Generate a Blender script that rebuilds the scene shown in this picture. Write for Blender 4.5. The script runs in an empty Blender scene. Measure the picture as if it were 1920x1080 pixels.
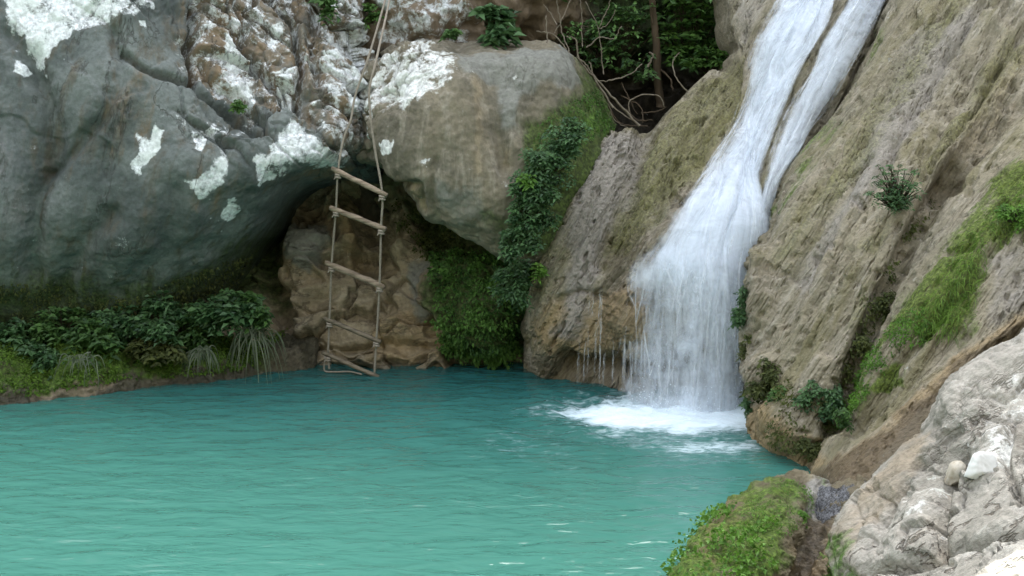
import bpy, math, random
import numpy as np
from mathutils import Vector, kdtree

random.seed(7)
RNG = np.random.default_rng(11)
scene = bpy.context.scene
COL = scene.collection
rad = math.radians

# ------------------------------------------------------------------ camera
CAM = np.array([0.0, 0.0, 3.0]); PITCH = rad(10.2); FPX = 2400.0
cam_data = bpy.data.cameras.new('camera'); cam_data.sensor_width = 36; cam_data.lens = 45
cam_data.clip_start = 0.1; cam_data.clip_end = 1500
cam = bpy.data.objects.new('camera', cam_data); COL.objects.link(cam)
cam.location = CAM; cam.rotation_euler = (rad(90) - PITCH, 0, 0)
scene.camera = cam

# ------------------------------------------------------------------ light
SUN_EL, SUN_AZ = rad(46), rad(14)          # azimuth from +Y towards +X: the sun stands behind the cliffs
world = bpy.data.worlds.new('World'); scene.world = world; world.use_nodes = True
wn, wl = world.node_tree.nodes, world.node_tree.links
wn.clear()
sky = wn.new('ShaderNodeTexSky'); sky.sky_type = 'NISHITA'; sky.sun_disc = False
sky.sun_elevation = SUN_EL; sky.sun_rotation = SUN_AZ; sky.dust_density = 3.0; sky.air_density = 1.0
hs = wn.new('ShaderNodeHueSaturation'); hs.inputs['Saturation'].default_value = 0.30
bg = wn.new('ShaderNodeBackground'); bg.inputs['Strength'].default_value = 0.15
wo = wn.new('ShaderNodeOutputWorld')
wl.new(sky.outputs[0], hs.inputs['Color']); wl.new(hs.outputs[0], bg.inputs['Color']); wl.new(bg.outputs[0], wo.inputs['Surface'])
sun_data = bpy.data.lights.new('sun', 'SUN'); sun_data.energy = 3.0; sun_data.angle = rad(0.6); sun_data.color = (1.0, 0.95, 0.88)
sun = bpy.data.objects.new('sun', sun_data); COL.objects.link(sun)
sd = Vector((math.sin(SUN_AZ) * math.cos(SUN_EL), math.cos(SUN_AZ) * math.cos(SUN_EL), math.sin(SUN_EL)))
sun.rotation_euler = sd.to_track_quat('Z', 'Y').to_euler(); sun.location = (0, 0, 30)
scene.view_settings.view_transform = 'Standard'; scene.view_settings.look = 'None'
scene.view_settings.gamma = 1.0; scene.view_settings.use_curve_mapping = False
scene.view_settings.exposure = 2.72
scene.cycles.transparent_max_bounces = 32
scene.cycles.max_bounces = 6; scene.cycles.diffuse_bounces = 3; scene.cycles.glossy_bounces = 2

# ------------------------------------------------------------------ maths helpers
CP, SP = math.cos(PITCH), math.sin(PITCH)
def at(px, py, Y):
    """the point of the place that lies Y metres in front of the viewer, in the direction of photo pixel (px,py)"""
    a = (px - 960) / FPX; b = (540 - py) / FPX
    dy = CP + b * SP; dz = -SP + b * CP
    return np.array([a * Y / dy, Y, 3.0 + dz * Y / dy])
def proj(p):
    q = p - CAM
    f = q[..., 1] * CP - q[..., 2] * SP; u = q[..., 1] * SP + q[..., 2] * CP
    return 960 + FPX * q[..., 0] / f, 540 - FPX * u / f
def on_water(px, py):
    b = (540 - py) / FPX
    dy = CP + b * SP; dz = -SP + b * CP
    return at(px, py, -3.0 / dz * dy)

_perm = np.random.default_rng(3).permutation(256); _perm = np.concatenate([_perm, _perm, _perm])
_g = np.random.default_rng(4).normal(size=(256, 3)); _g /= np.linalg.norm(_g, axis=1)[:, None]
def perlin(p):
    i = np.floor(p).astype(np.int64); f = p - i; i &= 255
    w = f * f * f * (f * (f * 6 - 15) + 10)
    out = 0
    for dx in (0, 1):
        for dy in (0, 1):
            for dz in (0, 1):
                h = _perm[_perm[_perm[i[..., 0] + dx] + i[..., 1] + dy] + i[..., 2] + dz]
                d = f - np.array([dx, dy, dz])
                n = (_g[h] * d).sum(-1)
                wt = (w[..., 0] if dx else 1 - w[..., 0]) * (w[..., 1] if dy else 1 - w[..., 1]) * (w[..., 2] if dz else 1 - w[..., 2])
                out = out + n * wt
    return out * 1.5
def fbm(p, octs=4, gain=.5, lac=2.03):
    s, a = 0, 1.0
    for k in range(octs):
        s = s + a * perlin(p + 17.3 * k); p = p * lac; a *= gain
    return s
def ridged(p, octs=4, gain=.5):
    s, a = 0, 1.0
    for k in range(octs):
        s = s + a * (1 - 2 * np.abs(perlin(p + 9.7 * k))); p = p * 2.07; a *= gain
    return s
def cells(p):
    """distance to nearest and second nearest feature point, and a random value for the cell"""
    i = np.floor(p).astype(np.int64)
    d1 = np.full(p.shape[:-1], 9.); d2 = d1.copy(); val = d1 * 0
    for dx in (-1, 0, 1):
        for dy in (-1, 0, 1):
            for dz in (-1, 0, 1):
                c = i + np.array([dx, dy, dz]); ci = c & 255
                h = _perm[_perm[_perm[ci[..., 0]] + ci[..., 1]] + ci[..., 2]]
                fp = c + .5 + .42 * _g[h]
                d = np.sqrt(((p - fp) ** 2).sum(-1))
                nearer = d < d1
                d2 = np.where(nearer, d1, np.minimum(d2, d)); d1 = np.where(nearer, d, d1); val = np.where(nearer, h / 255., val)
    return d1, d2, val
def smooth(a, b, x):
    t = np.clip((x - a) / (b - a), 0, 1); return t * t * (3 - 2 * t)
def seg_dist(px, py, pts):
    best = np.full(px.shape, 1e9)
    for (x0, y0), (x1, y1) in zip(pts[:-1], pts[1:]):
        dx, dy = x1 - x0, y1 - y0
        t = np.clip(((px - x0) * dx + (py - y0) * dy) / (dx * dx + dy * dy + 1e-9), 0, 1)
        best = np.minimum(best, np.hypot(px - x0 - t * dx, py - y0 - t * dy))
    return best
def poly_sd(px, py, pts):
    """signed distance, positive inside"""
    d = seg_dist(px, py, list(pts) + [pts[0]])
    ins = np.zeros(px.shape, bool); n = len(pts)
    for k in range(n):
        (x0, y0), (x1, y1) = pts[k], pts[(k + 1) % n]
        c = ((y0 > py) != (y1 > py)) & (px < (x1 - x0) * (py - y0) / (y1 - y0 + 1e-9) + x0)
        ins ^= c
    return np.where(ins, d, -d)
def catmull_axis(c, n):
    m = c.shape[0]
    ext = np.concatenate([2 * c[:1] - c[1:2], c, 2 * c[-1:] - c[-2:-1]])
    t = np.linspace(0, m - 1, n); i = np.clip(np.floor(t).astype(int), 0, m - 2); f = (t - i)
    f = f.reshape((-1,) + (1,) * (c.ndim - 1))
    a, b, d, e = ext[i], ext[i + 1], ext[i + 2], ext[i + 3]
    return .5 * (2 * b + (d - a) * f + (2 * a - 5 * b + 4 * d - e) * f ** 2 + (3 * b - a - 3 * d + e) * f ** 3)

# ------------------------------------------------------------------ object helpers
def mesh_obj(name, verts, tris=None, quads=None, mat=None, parent=None, smooth_sh=True):
    me = bpy.data.meshes.new(name)
    v = np.asarray(verts, np.float32).reshape(-1, 3)
    loops, starts, n = [], [], 0
    if quads is not None and len(quads):
        q = np.asarray(quads, np.int32).reshape(-1, 4); loops.append(q.ravel()); starts.append(np.arange(len(q)) * 4); n = q.size
    if tris is not None and len(tris):
        t = np.asarray(tris, np.int32).reshape(-1, 3); loops.append(t.ravel()); starts.append(n + np.arange(len(t)) * 3)
    loops = np.concatenate(loops).astype(np.int32); starts = np.concatenate(starts).astype(np.int32)
    me.vertices.add(len(v)); me.vertices.foreach_set('co', v.ravel())
    me.loops.add(len(loops)); me.loops.foreach_set('vertex_index', loops)
    me.polygons.add(len(starts)); me.polygons.foreach_set('loop_start', starts)
    me.polygons.foreach_set('use_smooth', np.full(len(starts), smooth_sh))
    me.update(calc_edges=True)
    if mat: me.materials.append(mat)
    o = bpy.data.objects.new(name, me); COL.objects.link(o)
    if parent is not None:
        o.parent = parent
        o.matrix_parent_inverse = parent.matrix_basis.inverted()
    return o
def attr_col(o, name, arr):
    a = o.data.attributes.new(name, 'FLOAT_COLOR', 'POINT'); a.data.foreach_set('color', np.asarray(arr, np.float32).ravel())
def attr_f(o, name, arr):
    a = o.data.attributes.new(name, 'FLOAT', 'POINT'); a.data.foreach_set('value', np.asarray(arr, np.float32).ravel())
def attr_uv(o, uv):
    l = o.data.uv_layers.new(name='UVMap'); n = len(o.data.loops); vi = np.zeros(n, np.int32)
    o.data.loops.foreach_get('vertex_index', vi); l.data.foreach_set('uv', np.asarray(uv, np.float32)[vi].ravel())
def tag(o, label=None, cat=None, group=None, kind=None):
    for k, v in (('label', label), ('category', cat), ('group', group), ('kind', kind)):
        if v: o[k] = v
    return o
def thing(name, loc, label, cat, group=None):
    o = bpy.data.objects.new(name, None); o.empty_display_size = .1; COL.objects.link(o); o.location = tuple(float(c) for c in loc)
    return tag(o, label, cat, group)
def grid_quads(nv, nu, off=0):
    i = np.arange((nv - 1) * nu).reshape(nv - 1, nu)[:, :-1].ravel() + off
    return np.stack([i, i + 1, i + nu + 1, i + nu], 1)
def tube(pts, radii, sides=6, twist=0.0):
    pts = np.asarray(pts, float); n = len(pts); radii = np.broadcast_to(np.asarray(radii, float), (n,))
    tg = np.gradient(pts, axis=0); tg /= np.linalg.norm(tg, axis=1)[:, None] + 1e-9
    up = np.array([.31, .21, .93]) if abs(tg[:, 2]).mean() < .8 else np.array([.9, .3, .1])
    s = np.cross(tg, up); s /= np.linalg.norm(s, axis=1)[:, None] + 1e-9; b = np.cross(s, tg)
    a = np.linspace(0, 2 * math.pi, sides, endpoint=False)
    V = pts[:, None] + radii[:, None, None] * (np.cos(a)[None, :, None] * s[:, None] + np.sin(a)[None, :, None] * b[:, None])
    V = V.reshape(-1, 3); Q = []
    for k in range(n - 1):
        for j in range(sides):
            j2 = (j + 1) % sides; Q.append((k * sides + j, k * sides + j2, (k + 1) * sides + j2, (k + 1) * sides + j))
    T = []
    for base, ring in ((0, range(sides)), ((n - 1) * sides, range(sides))):
        c = len(V); V = np.concatenate([V, pts[[0 if base == 0 else n - 1]]])
        for j in range(sides): T.append((base + j, base + (j + 1) % sides, c))
    return V, np.array(Q), np.array(T)
class Bag:
    """collects tubes for one part"""
    def __init__(s): s.v, s.q, s.t, s.n = [], [], [], 0
    def add(s, V, Q=None, T=None):
        s.v.append(V)
        if Q is not None and len(Q): s.q.append(np.asarray(Q) + s.n)
        if T is not None and len(T): s.t.append(np.asarray(T) + s.n)
        s.n += len(V)
    def build(s, name, mat, parent=None, smooth_sh=True):
        return mesh_obj(name, np.concatenate(s.v), np.concatenate(s.t) if s.t else None, np.concatenate(s.q) if s.q else None, mat, parent, smooth_sh)

# ------------------------------------------------------------------ material helpers
class NT:
    def __init__(s, name):
        s.m = bpy.data.materials.new(name); s.m.use_nodes = True; s.t = s.m.node_tree; s.t.nodes.clear()
        s.out = s.t.nodes.new('ShaderNodeOutputMaterial')
    def n(s, typ, **kw):
        o = s.t.nodes.new(typ)
        for k, v in kw.items(): setattr(o, k, v)
        return o
    def link(s, a, b): s.t.links.new(a, b)
    def put(s, sock, v):
        if hasattr(v, 'is_linked') or hasattr(v, 'links'): s.link(v, sock)
        else: sock.default_value = v
    def math(s, op, a, b=0.0, clamp=False):
        o = s.n('ShaderNodeMath', operation=op, use_clamp=clamp); s.put(o.inputs[0], a); s.put(o.inputs[1], b); return o.outputs[0]
    def mix(s, f, a, b):
        o = s.n('ShaderNodeMix', data_type='RGBA'); s.put(o.inputs['Factor'], f)
        s.put(o.inputs[6], a if not isinstance(a, tuple) else (*a, 1)); s.put(o.inputs[7], b if not isinstance(b, tuple) else (*b, 1)); return o.outputs[2]
    def noise(s, vec, scale, detail=4, rough=.55, dist=0.0):
        o = s.n('ShaderNodeTexNoise'); s.link(vec, o.inputs['Vector']); o.inputs['Scale'].default_value = scale
        o.inputs['Detail'].default_value = detail; o.inputs['Roughness'].default_value = rough; o.inputs['Distortion'].default_value = dist
        return o.outputs['Fac']
    def ramp(s, f, lo, hi):
        o = s.n('ShaderNodeMapRange', interpolation_type='SMOOTHSTEP'); s.put(o.inputs['Value'], f)
        o.inputs['From Min'].default_value = lo; o.inputs['From Max'].default_value = hi; return o.outputs['Result']
    def pos(s, scale=(1, 1, 1), rot=(0, 0, 0)):
        g = s.n('ShaderNodeNewGeometry'); m0 = s.n('ShaderNodeMapping'); m0.inputs['Rotation'].default_value = rot
        mp = s.n('ShaderNodeMapping'); mp.inputs['Scale'].default_value = scale; s.link(g.outputs['Position'], m0.inputs['Vector']); s.link(m0.outputs[0], mp.inputs['Vector']); return mp.outputs[0]
    def attr(s, name):
        a = s.n('ShaderNodeAttribute'); a.attribute_name = name; return a

def rock_mat(name, c1, c2, c3, streak=None, rough=.85, bump=.5, fine=1.0, lichen=(.62, .66, .66), moss=(.035, .06, .012), tan=(.20, .15, .085), dark=(.035, .033, .026), algae=(.075, .15, .02), grey=(.17, .18, .18), pits=0.0, cracks=0.0, specks=0.0, moss_top=.93, bands=None):
    """natural rock: three stone tones, with growth, mineral stains and some painted recess shade where the masks say"""
    k = NT(name); P = k.pos()
    S = k.pos(*streak) if streak else P
    nl = k.noise(P, 1.3, 5, .6, .3); nm = k.noise(S, 5.0, 6, .65, .2); nf = k.noise(P, 26 * fine, 5, .7); ns = k.noise(S, 16 * fine, 4, .65)
    col = k.mix(k.ramp(nl, .36, .64), c1, c2)
    col = k.mix(k.math('MULTIPLY', k.ramp(nm, .48, .68), .8), col, c3)
    if bands:
        BV = k.pos((3.2, 1.4, .10), streak[1]); nb = k.noise(BV, 1.6, 4, .6, .15); nb2 = k.noise(BV, 5.5, 3, .6, .1)
        col = k.mix(k.math('MULTIPLY', k.ramp(nb, .46, .66), .75), col, bands[0]); col = k.mix(k.math('MULTIPLY', k.ramp(nb2, .52, .70), .6), col, bands[1])
    v = k.n('ShaderNodeMapRange'); k.put(v.inputs['Value'], nf); v.inputs['From Min'].default_value = .25; v.inputs['From Max'].default_value = .75; v.inputs['To Min'].default_value = .72; v.inputs['To Max'].default_value = 1.3
    A = k.attr('mask'); B = k.attr('mask2')
    sa = k.n('ShaderNodeSeparateColor'); k.link(A.outputs['Color'], sa.inputs[0]); sb = k.n('ShaderNodeSeparateColor'); k.link(B.outputs['Color'], sb.inputs[0])
    def over(col, m, color, ns_, amp, lo, hi, top=1.0):
        f = k.math('ADD', m, k.math('MULTIPLY', k.math('SUBTRACT', ns_, .5), amp))
        return k.mix(k.math('MULTIPLY', k.ramp(f, lo, hi), top), col, color)
    col = over(col, sa.outputs[2], tan, nm, 1.2, .25, .85, .85)
    col = over(col, sb.outputs[1], grey, nm, .8, .25, .8, .9)
    col = over(col, A.outputs['Alpha'], dark, ns, .9, .25, .9, .8)
    nlich = k.noise(P, 6.5, 7, .68, .3)
    lc = k.mix(k.ramp(nf, .3, .65), tuple(c * .62 for c in lichen), lichen); lc = k.mix(k.ramp(k.noise(P, 4, 4), .45, .65), lc, tuple(c * d for c, d in zip(lichen, (.80, .82, .78))))
    nfine = k.noise(P, 48, 4, .75)
    lm = k.math('ADD', sa.outputs[1], k.math('MULTIPLY', k.math('SUBTRACT', nfine, .5), .7))
    col = over(col, lm, lc, nlich, 2.2, .36, .70, .94)
    if specks:
        vs = k.n('ShaderNodeTexVoronoi'); k.link(P, vs.inputs['Vector']); vs.inputs['Scale'].default_value = 7; vs.inputs['Randomness'].default_value = 1
        sp = k.math('MULTIPLY', k.math('SUBTRACT', 1.0, k.ramp(k.math('ADD', vs.outputs['Distance'], k.math('MULTIPLY', nfine, .12)), .09, .15)), k.ramp(k.noise(P, 2.5, 3), .5, .62))
        col = k.mix(k.math('MULTIPLY', sp, specks), col, tuple(c * .8 for c in lichen))
    ck = None
    if cracks:
        wv = k.noise(S, 1.5, 6, .62, .25); ck = k.math('SUBTRACT', 1.0, k.ramp(k.math('ABSOLUTE', k.math('SUBTRACT', wv, .5)), .0, .014))
        ck = k.math('MULTIPLY', ck, k.ramp(k.noise(P, 1.1, 3), .42, .6)); ck = k.math('MULTIPLY', ck, cracks)
        col = k.mix(k.math('MULTIPLY', ck, .7), col, dark)
    mc = k.mix(k.ramp(nf, .35, .65), tuple(c * .6 for c in moss), tuple(c * 1.5 for c in moss))
    col = over(col, sa.outputs[0], mc, nm, 1.3, .2, .9, moss_top)
    al = k.mix(k.ramp(nf, .35, .65), tuple(c * .55 for c in algae), tuple(c * 1.25 for c in algae))
    col = over(col, sb.outputs[0], al, nm, 1.6, .35, .7, .95)
    if pits:
        vp = k.n('ShaderNodeTexVoronoi'); k.link(S, vp.inputs['Vector']); vp.inputs['Scale'].default_value = 24
        pf = k.math('MULTIPLY', k.math('SUBTRACT', 1.0, k.ramp(vp.outputs['Distance'], .10, .34)), k.ramp(k.noise(P, 6, 4, .7), .47, .62))
        col = k.mix(k.math('MULTIPLY', pf, min(1.0, pits)), col, tuple(c * .9 for c in dark))
    hv = k.n('ShaderNodeHueSaturation'); k.link(col, hv.inputs['Color']); k.link(v.outputs[0], hv.inputs['Value'])
    bs = k.n('ShaderNodeBsdfPrincipled'); k.link(hv.outputs[0], bs.inputs['Base Color'])
    wet = sb.outputs[2]
    k.put(bs.inputs['Roughness'], k.math('SUBTRACT', rough, k.math('MULTIPLY', wet, .5)))
    bs.inputs['Specular IOR Level'].default_value = .35
    h = k.math('ADD', k.math('MULTIPLY', ns, .6), k.math('MULTIPLY', nf, .5))
    if pits:
        vo = k.n('ShaderNodeTexVoronoi'); k.link(S, vo.inputs['Vector']); vo.inputs['Scale'].default_value = 14
        h = k.math('ADD', h, k.math('MULTIPLY', k.ramp(vo.outputs['Distance'], 0.0, .5), pits))
    if ck is not None: h = k.math('SUBTRACT', h, ck)
    bp = k.n('ShaderNodeBump'); bp.inputs['Strength'].default_value = bump; bp.inputs['Distance'].default_value = .035
    k.link(h, bp.inputs['Height']); k.link(bp.outputs[0], bs.inputs['Normal'])
    k.link(bs.outputs[0], k.out.inputs['Surface'])
    return k.m

def leaf_mat(name, c1, c2, rough=.5, trans=.3, spec=.3):
    k = NT(name); t = k.attr('tint')
    col = k.mix(t.outputs['Fac'], c1, c2)
    bs = k.n('ShaderNodeBsdfPrincipled'); k.link(col, bs.inputs['Base Color']); bs.inputs['Roughness'].default_value = rough; bs.inputs['Specular IOR Level'].default_value = spec
    tr = k.n('ShaderNodeBsdfTranslucent'); k.link(col, tr.inputs['Color'])
    mx = k.n('ShaderNodeMixShader'); mx.inputs[0].default_value = trans; k.link(bs.outputs[0], mx.inputs[1]); k.link(tr.outputs[0], mx.inputs[2])
    k.link(mx.outputs[0], k.out.inputs['Surface']); return k.m
def plain_mat(name, c1, c2, scale=30, rough=.8, stretch=(1, 1, 1), bump=.3):
    k = NT(name); P = k.pos(stretch); n = k.noise(P, scale, 5, .6)
    bs = k.n('ShaderNodeBsdfPrincipled'); k.link(k.mix(k.ramp(n, .3, .7), c1, c2), bs.inputs['Base Color']); bs.inputs['Roughness'].default_value = rough; bs.inputs['Specular IOR Level'].default_value = .3
    bp = k.n('ShaderNodeBump'); bp.inputs['Strength'].default_value = bump; bp.inputs['Distance'].default_value = .01; k.link(n, bp.inputs['Height']); k.link(bp.outputs[0], bs.inputs['Normal'])
    k.link(bs.outputs[0], k.out.inputs['Surface']); return k.m

# ------------------------------------------------------------------ rock bodies
CH = {'moss': (0, 0), 'lichen': (0, 1), 'tan': (0, 2), 'dark': (0, 3), 'algae': (1, 0), 'grey': (1, 1), 'wet': (1, 2)}
PATCH = {}
def rock(name, ctrl, nv, nu, mat, disp, masks=(), grooves=(), bumps=(), skirt=1.2, warp=14, label=None, cat=None):
    c = np.array([[at(*p) for p in row] for row in ctrl])
    g = catmull_axis(c, nv); g = catmull_axis(g.transpose(1, 0, 2), nu).transpose(1, 0, 2)
    def normals(g):
        n = np.cross(np.gradient(g, axis=1), np.gradient(g, axis=0)); n /= np.linalg.norm(n, axis=2)[..., None] + 1e-12
        return n
    n = normals(g); flip = ((n * (CAM - g)).sum(2) > 0).mean() < .5
    if flip: n = -n
    px, py = proj(g)
    wx = px + warp * fbm(g * 3.1 + 5, 4, .6); wy = py + warp * fbm(g * 3.1 + 31, 4, .6)
    h = disp(g, px, py)
    for pts, w, d in grooves:
        dd = seg_dist(px * .5 + wx * .5, py * .5 + wy * .5, pts)
        h = h - d * np.exp(-(dd / w) ** 2)
    for (bx, by, rx, ry, an, amp) in bumps:
        ca, sa = math.cos(rad(an)), math.sin(rad(an)); ux = ((wx - bx) * ca + (wy - by) * sa) / rx; uy = (-(wx - bx) * sa + (wy - by) * ca) / ry
        r2 = ux * ux + uy * uy
        h = h + amp * np.exp(-r2 ** 1.6)
    g2 = g + n * h[..., None]
    m = np.zeros((2, nv, nu, 4))
    for kind, strength, feather, pts in masks:
        a, b = CH[kind]
        val = strength * smooth(-feather, feather, poly_sd(wx, wy, pts))
        m[a, ..., b] = np.maximum(m[a, ..., b], val)
    # the body goes on behind: a skirt of real thickness all round
    v = g2.reshape(-1, 3); q = grid_quads(nv, nu)
    idx = np.arange(nv * nu).reshape(nv, nu)
    loop = np.concatenate([idx[0, :], idx[1:, -1], idx[-1, -2::-1], idx[-2:0:-1, 0]])
    L = len(loop); base = len(v); v2 = v[loop] + np.array([0, skirt, -.15 * skirt])
    j = np.arange(L); qs = np.stack([loop[j], base + j, base + (j + 1) % L, loop[(j + 1) % L]], 1)
    V = np.concatenate([v, v2]); M = [np.concatenate([mm.reshape(-1, 4), mm.reshape(-1, 4)[loop]]) for mm in m]
    Q = np.concatenate([q, qs])
    if flip: Q = Q[:, ::-1]
    o = mesh_obj(name, V, None, Q, mat)
    attr_col(o, 'mask', M[0]); attr_col(o, 'mask2', M[1])
    n2 = normals(g2); n2 = -n2 if flip else n2
    p2x, p2y = proj(g2)
    PATCH[name] = dict(p=g2.reshape(-1, 3), n=n2.reshape(-1, 3), x=p2x.ravel(), y=p2y.ravel(), o=o)
    if label: tag(o, label, cat)
    else: tag(o, kind='structure')
    return o
def pick(name, poly, count, rng=RNG, facing=None):
    P = PATCH[name]; s = poly_sd(P['x'], P['y'], poly) > 0
    s &= ((CAM - P['p']) * P['n']).sum(1) > 0
    i = np.flatnonzero(s)
    if not len(i): return np.zeros((0, 3)), np.zeros((0, 3))
    i = rng.choice(i, count); return P['p'][i] + rng.normal(size=(count, 3)) * .008, P['n'][i]
def surf(name, px, py, k=5):
    P = PATCH[name]
    if 'kd' not in P:
        vis = np.flatnonzero(((CAM - P['p']) * P['n']).sum(1) > -.2); kd = kdtree.KDTree(len(vis))
        for i in vis: kd.insert((P['x'][i], P['y'][i], 0), int(i))
        kd.balance(); P['kd'] = kd
    r = P['kd'].find_n((px, py, 0), k); w = np.array([1 / (d + .5) for _, _, d in r]); w /= w.sum(); ii = [i for _, i, _ in r]
    p = (P['p'][ii] * w[:, None]).sum(0); n = (P['n'][ii] * w[:, None]).sum(0)
    return p, n / (np.linalg.norm(n) + 1e-9)

# ---- stone materials
GREY = rock_mat('grey_limestone', (.072, .086, .080), (.145, .165, .152), (.088, .078, .054), streak=((1.5, 1.3, .28), (0, rad(-14), 0)), bump=.55, fine=1.1, tan=(.20, .145, .085), lichen=(.74, .78, .78), moss=(.032, .052, .012), cracks=.8, specks=.8)
BROWN = rock_mat('brown_cave_limestone', (.29, .235, .15), (.18, .148, .095), (.36, .31, .215), streak=((.6, .6, 1.8), (0, 0, 0)), bump=.6, grey=(.20, .20, .17), tan=(.28, .20, .10), dark=(.045, .038, .025), cracks=.7)
BOULD = rock_mat('boulder_limestone', (.18, .158, .108), (.105, .097, .07), (.25, .228, .175), streak=((1.8, 1.8, .2), (0, 0, 0)), bump=.5, grey=(.185, .19, .165), tan=(.27, .21, .12), dark=(.06, .052, .036), lichen=(.74, .76, .73), moss=(.045, .07, .012), cracks=.4, specks=.5)
TRAV = rock_mat('travertine', (.285, .25, .175), (.20, .178, .122), (.37, .34, .27), streak=((2.2, 1.6, .16), (0, rad(-31), 0)), bump=.8, fine=1.7, algae=(.10, .14, .022), moss=(.115, .115, .03), moss_top=.62, tan=(.28, .205, .105), grey=(.29, .265, .23), dark=(.085, .062, .034), pits=.8, cracks=.5, bands=((.185, .165, .085), (.38, .34, .27)))
PALE = rock_mat('pale_foreground_limestone', (.33, .31, .265), (.21, .20, .165), (.44, .42, .37), streak=((1.8, 1.2, .5), (0, rad(-50), 0)), bump=.8, fine=1.6, tan=(.27, .22, .15), lichen=(.78, .78, .74), dark=(.10, .08, .055), algae=(.075, .16, .02), pits=.3, cracks=1.0)
LEDGEM = rock_mat('mossy_ledge_rock', (.15, .125, .075), (.095, .08, .045), (.22, .19, .125), bump=.9, fine=1.4, algae=(.085, .14, .018), moss=(.06, .085, .015), tan=(.20, .135, .065), grey=(.30, .29, .26), dark=(.05, .038, .025), pits=.5)
BANKM = rock_mat('bank_earth', (.085, .075, .045), (.05, .046, .028), (.15, .13, .09), bump=.9, fine=1.4, algae=(.08, .14, .018), moss=(.04, .065, .012), tan=(.26, .21, .14), dark=(.03, .027, .018), pits=.4)
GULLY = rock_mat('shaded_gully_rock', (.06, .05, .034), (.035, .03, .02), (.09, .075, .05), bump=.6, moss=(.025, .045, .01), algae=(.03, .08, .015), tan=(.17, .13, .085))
EARTH = plain_mat('hillside_earth', (.07, .065, .045), (.05, .055, .03), 3)

# ---- cliff on the left
def d_cliff(g, px, py):
    rough = smooth(300, 430, px) * smooth(330, 200, py) + .25 * smooth(560, 640, px)
    rough = np.clip(rough + .5 * smooth(60, 0, py) * smooth(100, 300, px), 0, 1)
    h = .05 * fbm(g * .9 + 3, 3) + .016 * fbm(g * 4.0, 5, .6) + .025 * (1 - smooth(-.02, .05, fbm(g * 1.1 + 40, 3))) * smooth(400, 200, py)
    q = g.copy(); q = q @ np.array([[.7, 0, .7], [0, 1, 0], [.7, 0, -.7]]).T
    d1, d2, v = cells(q * np.array([3.3, 2.0, .95]) + .12 * fbm(g * 4, 2)[..., None])
    blk = (v - .5) * .34 - .13 * (1 - smooth(0, .09, d2 - d1))
    d1, d2, v2 = cells(q * np.array([8, 6, 4]) + .2 * fbm(g * 9, 2)[..., None])
    blk = blk + (v2 - .5) * .05 - .03 * (1 - smooth(0, .10, d2 - d1)) + .014 * fbm(g * 8, 4, .6)
    return h + rough * blk
xs = [-260, -40, 100, 240, 360, 470, 560, 640, 705]
CY = [[-330, -90, 60, 200, 330, 450, 560, 700]] * 4 + [[-330, -90, 60, 190, 300, 400, 500, 640], [-330, -90, 60, 190, 270, 340, 415, 480], [-330, -90, 40, 150, 240, 290, 332, 370], [-330, -90, 40, 140, 220, 270, 307, 335], [-330, -90, 40, 140, 220, 270, 307, 335]]
CYY = [[12.3, 11.6, 11.25, 11.05, 10.95, 10.95, 11.1, 11.5], [12.5, 11.85, 11.45, 11.25, 11.15, 11.15, 11.35, 11.8], [12.6, 11.95, 11.55, 11.35, 11.25, 11.27, 11.5, 11.95], [12.7, 12.0, 11.6, 11.35, 11.22, 11.25, 11.6, 12.1],
       [13.3, 12.6, 12.1, 11.55, 11.28, 11.35, 11.8, 12.5], [13.5, 12.9, 12.5, 12.0, 11.5, 11.42, 11.8, 12.7], [13.6, 13.0, 12.7, 12.3, 11.85, 11.65, 11.95, 12.9], [13.6, 13.1, 12.85, 12.6, 12.25, 12.1, 12.3, 13.0], [14.2, 13.9, 13.6, 13.4, 13.1, 12.9, 13.0, 13.3]]
ctrl = [[(xs[c], CY[c][r], CYY[c][r]) for c in range(9)] for r in range(8)]
BIGL = [(330, -40), (720, -40), (700, 250), (640, 312), (560, 250), (470, 200), (400, 175), (335, 140)]
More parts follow.
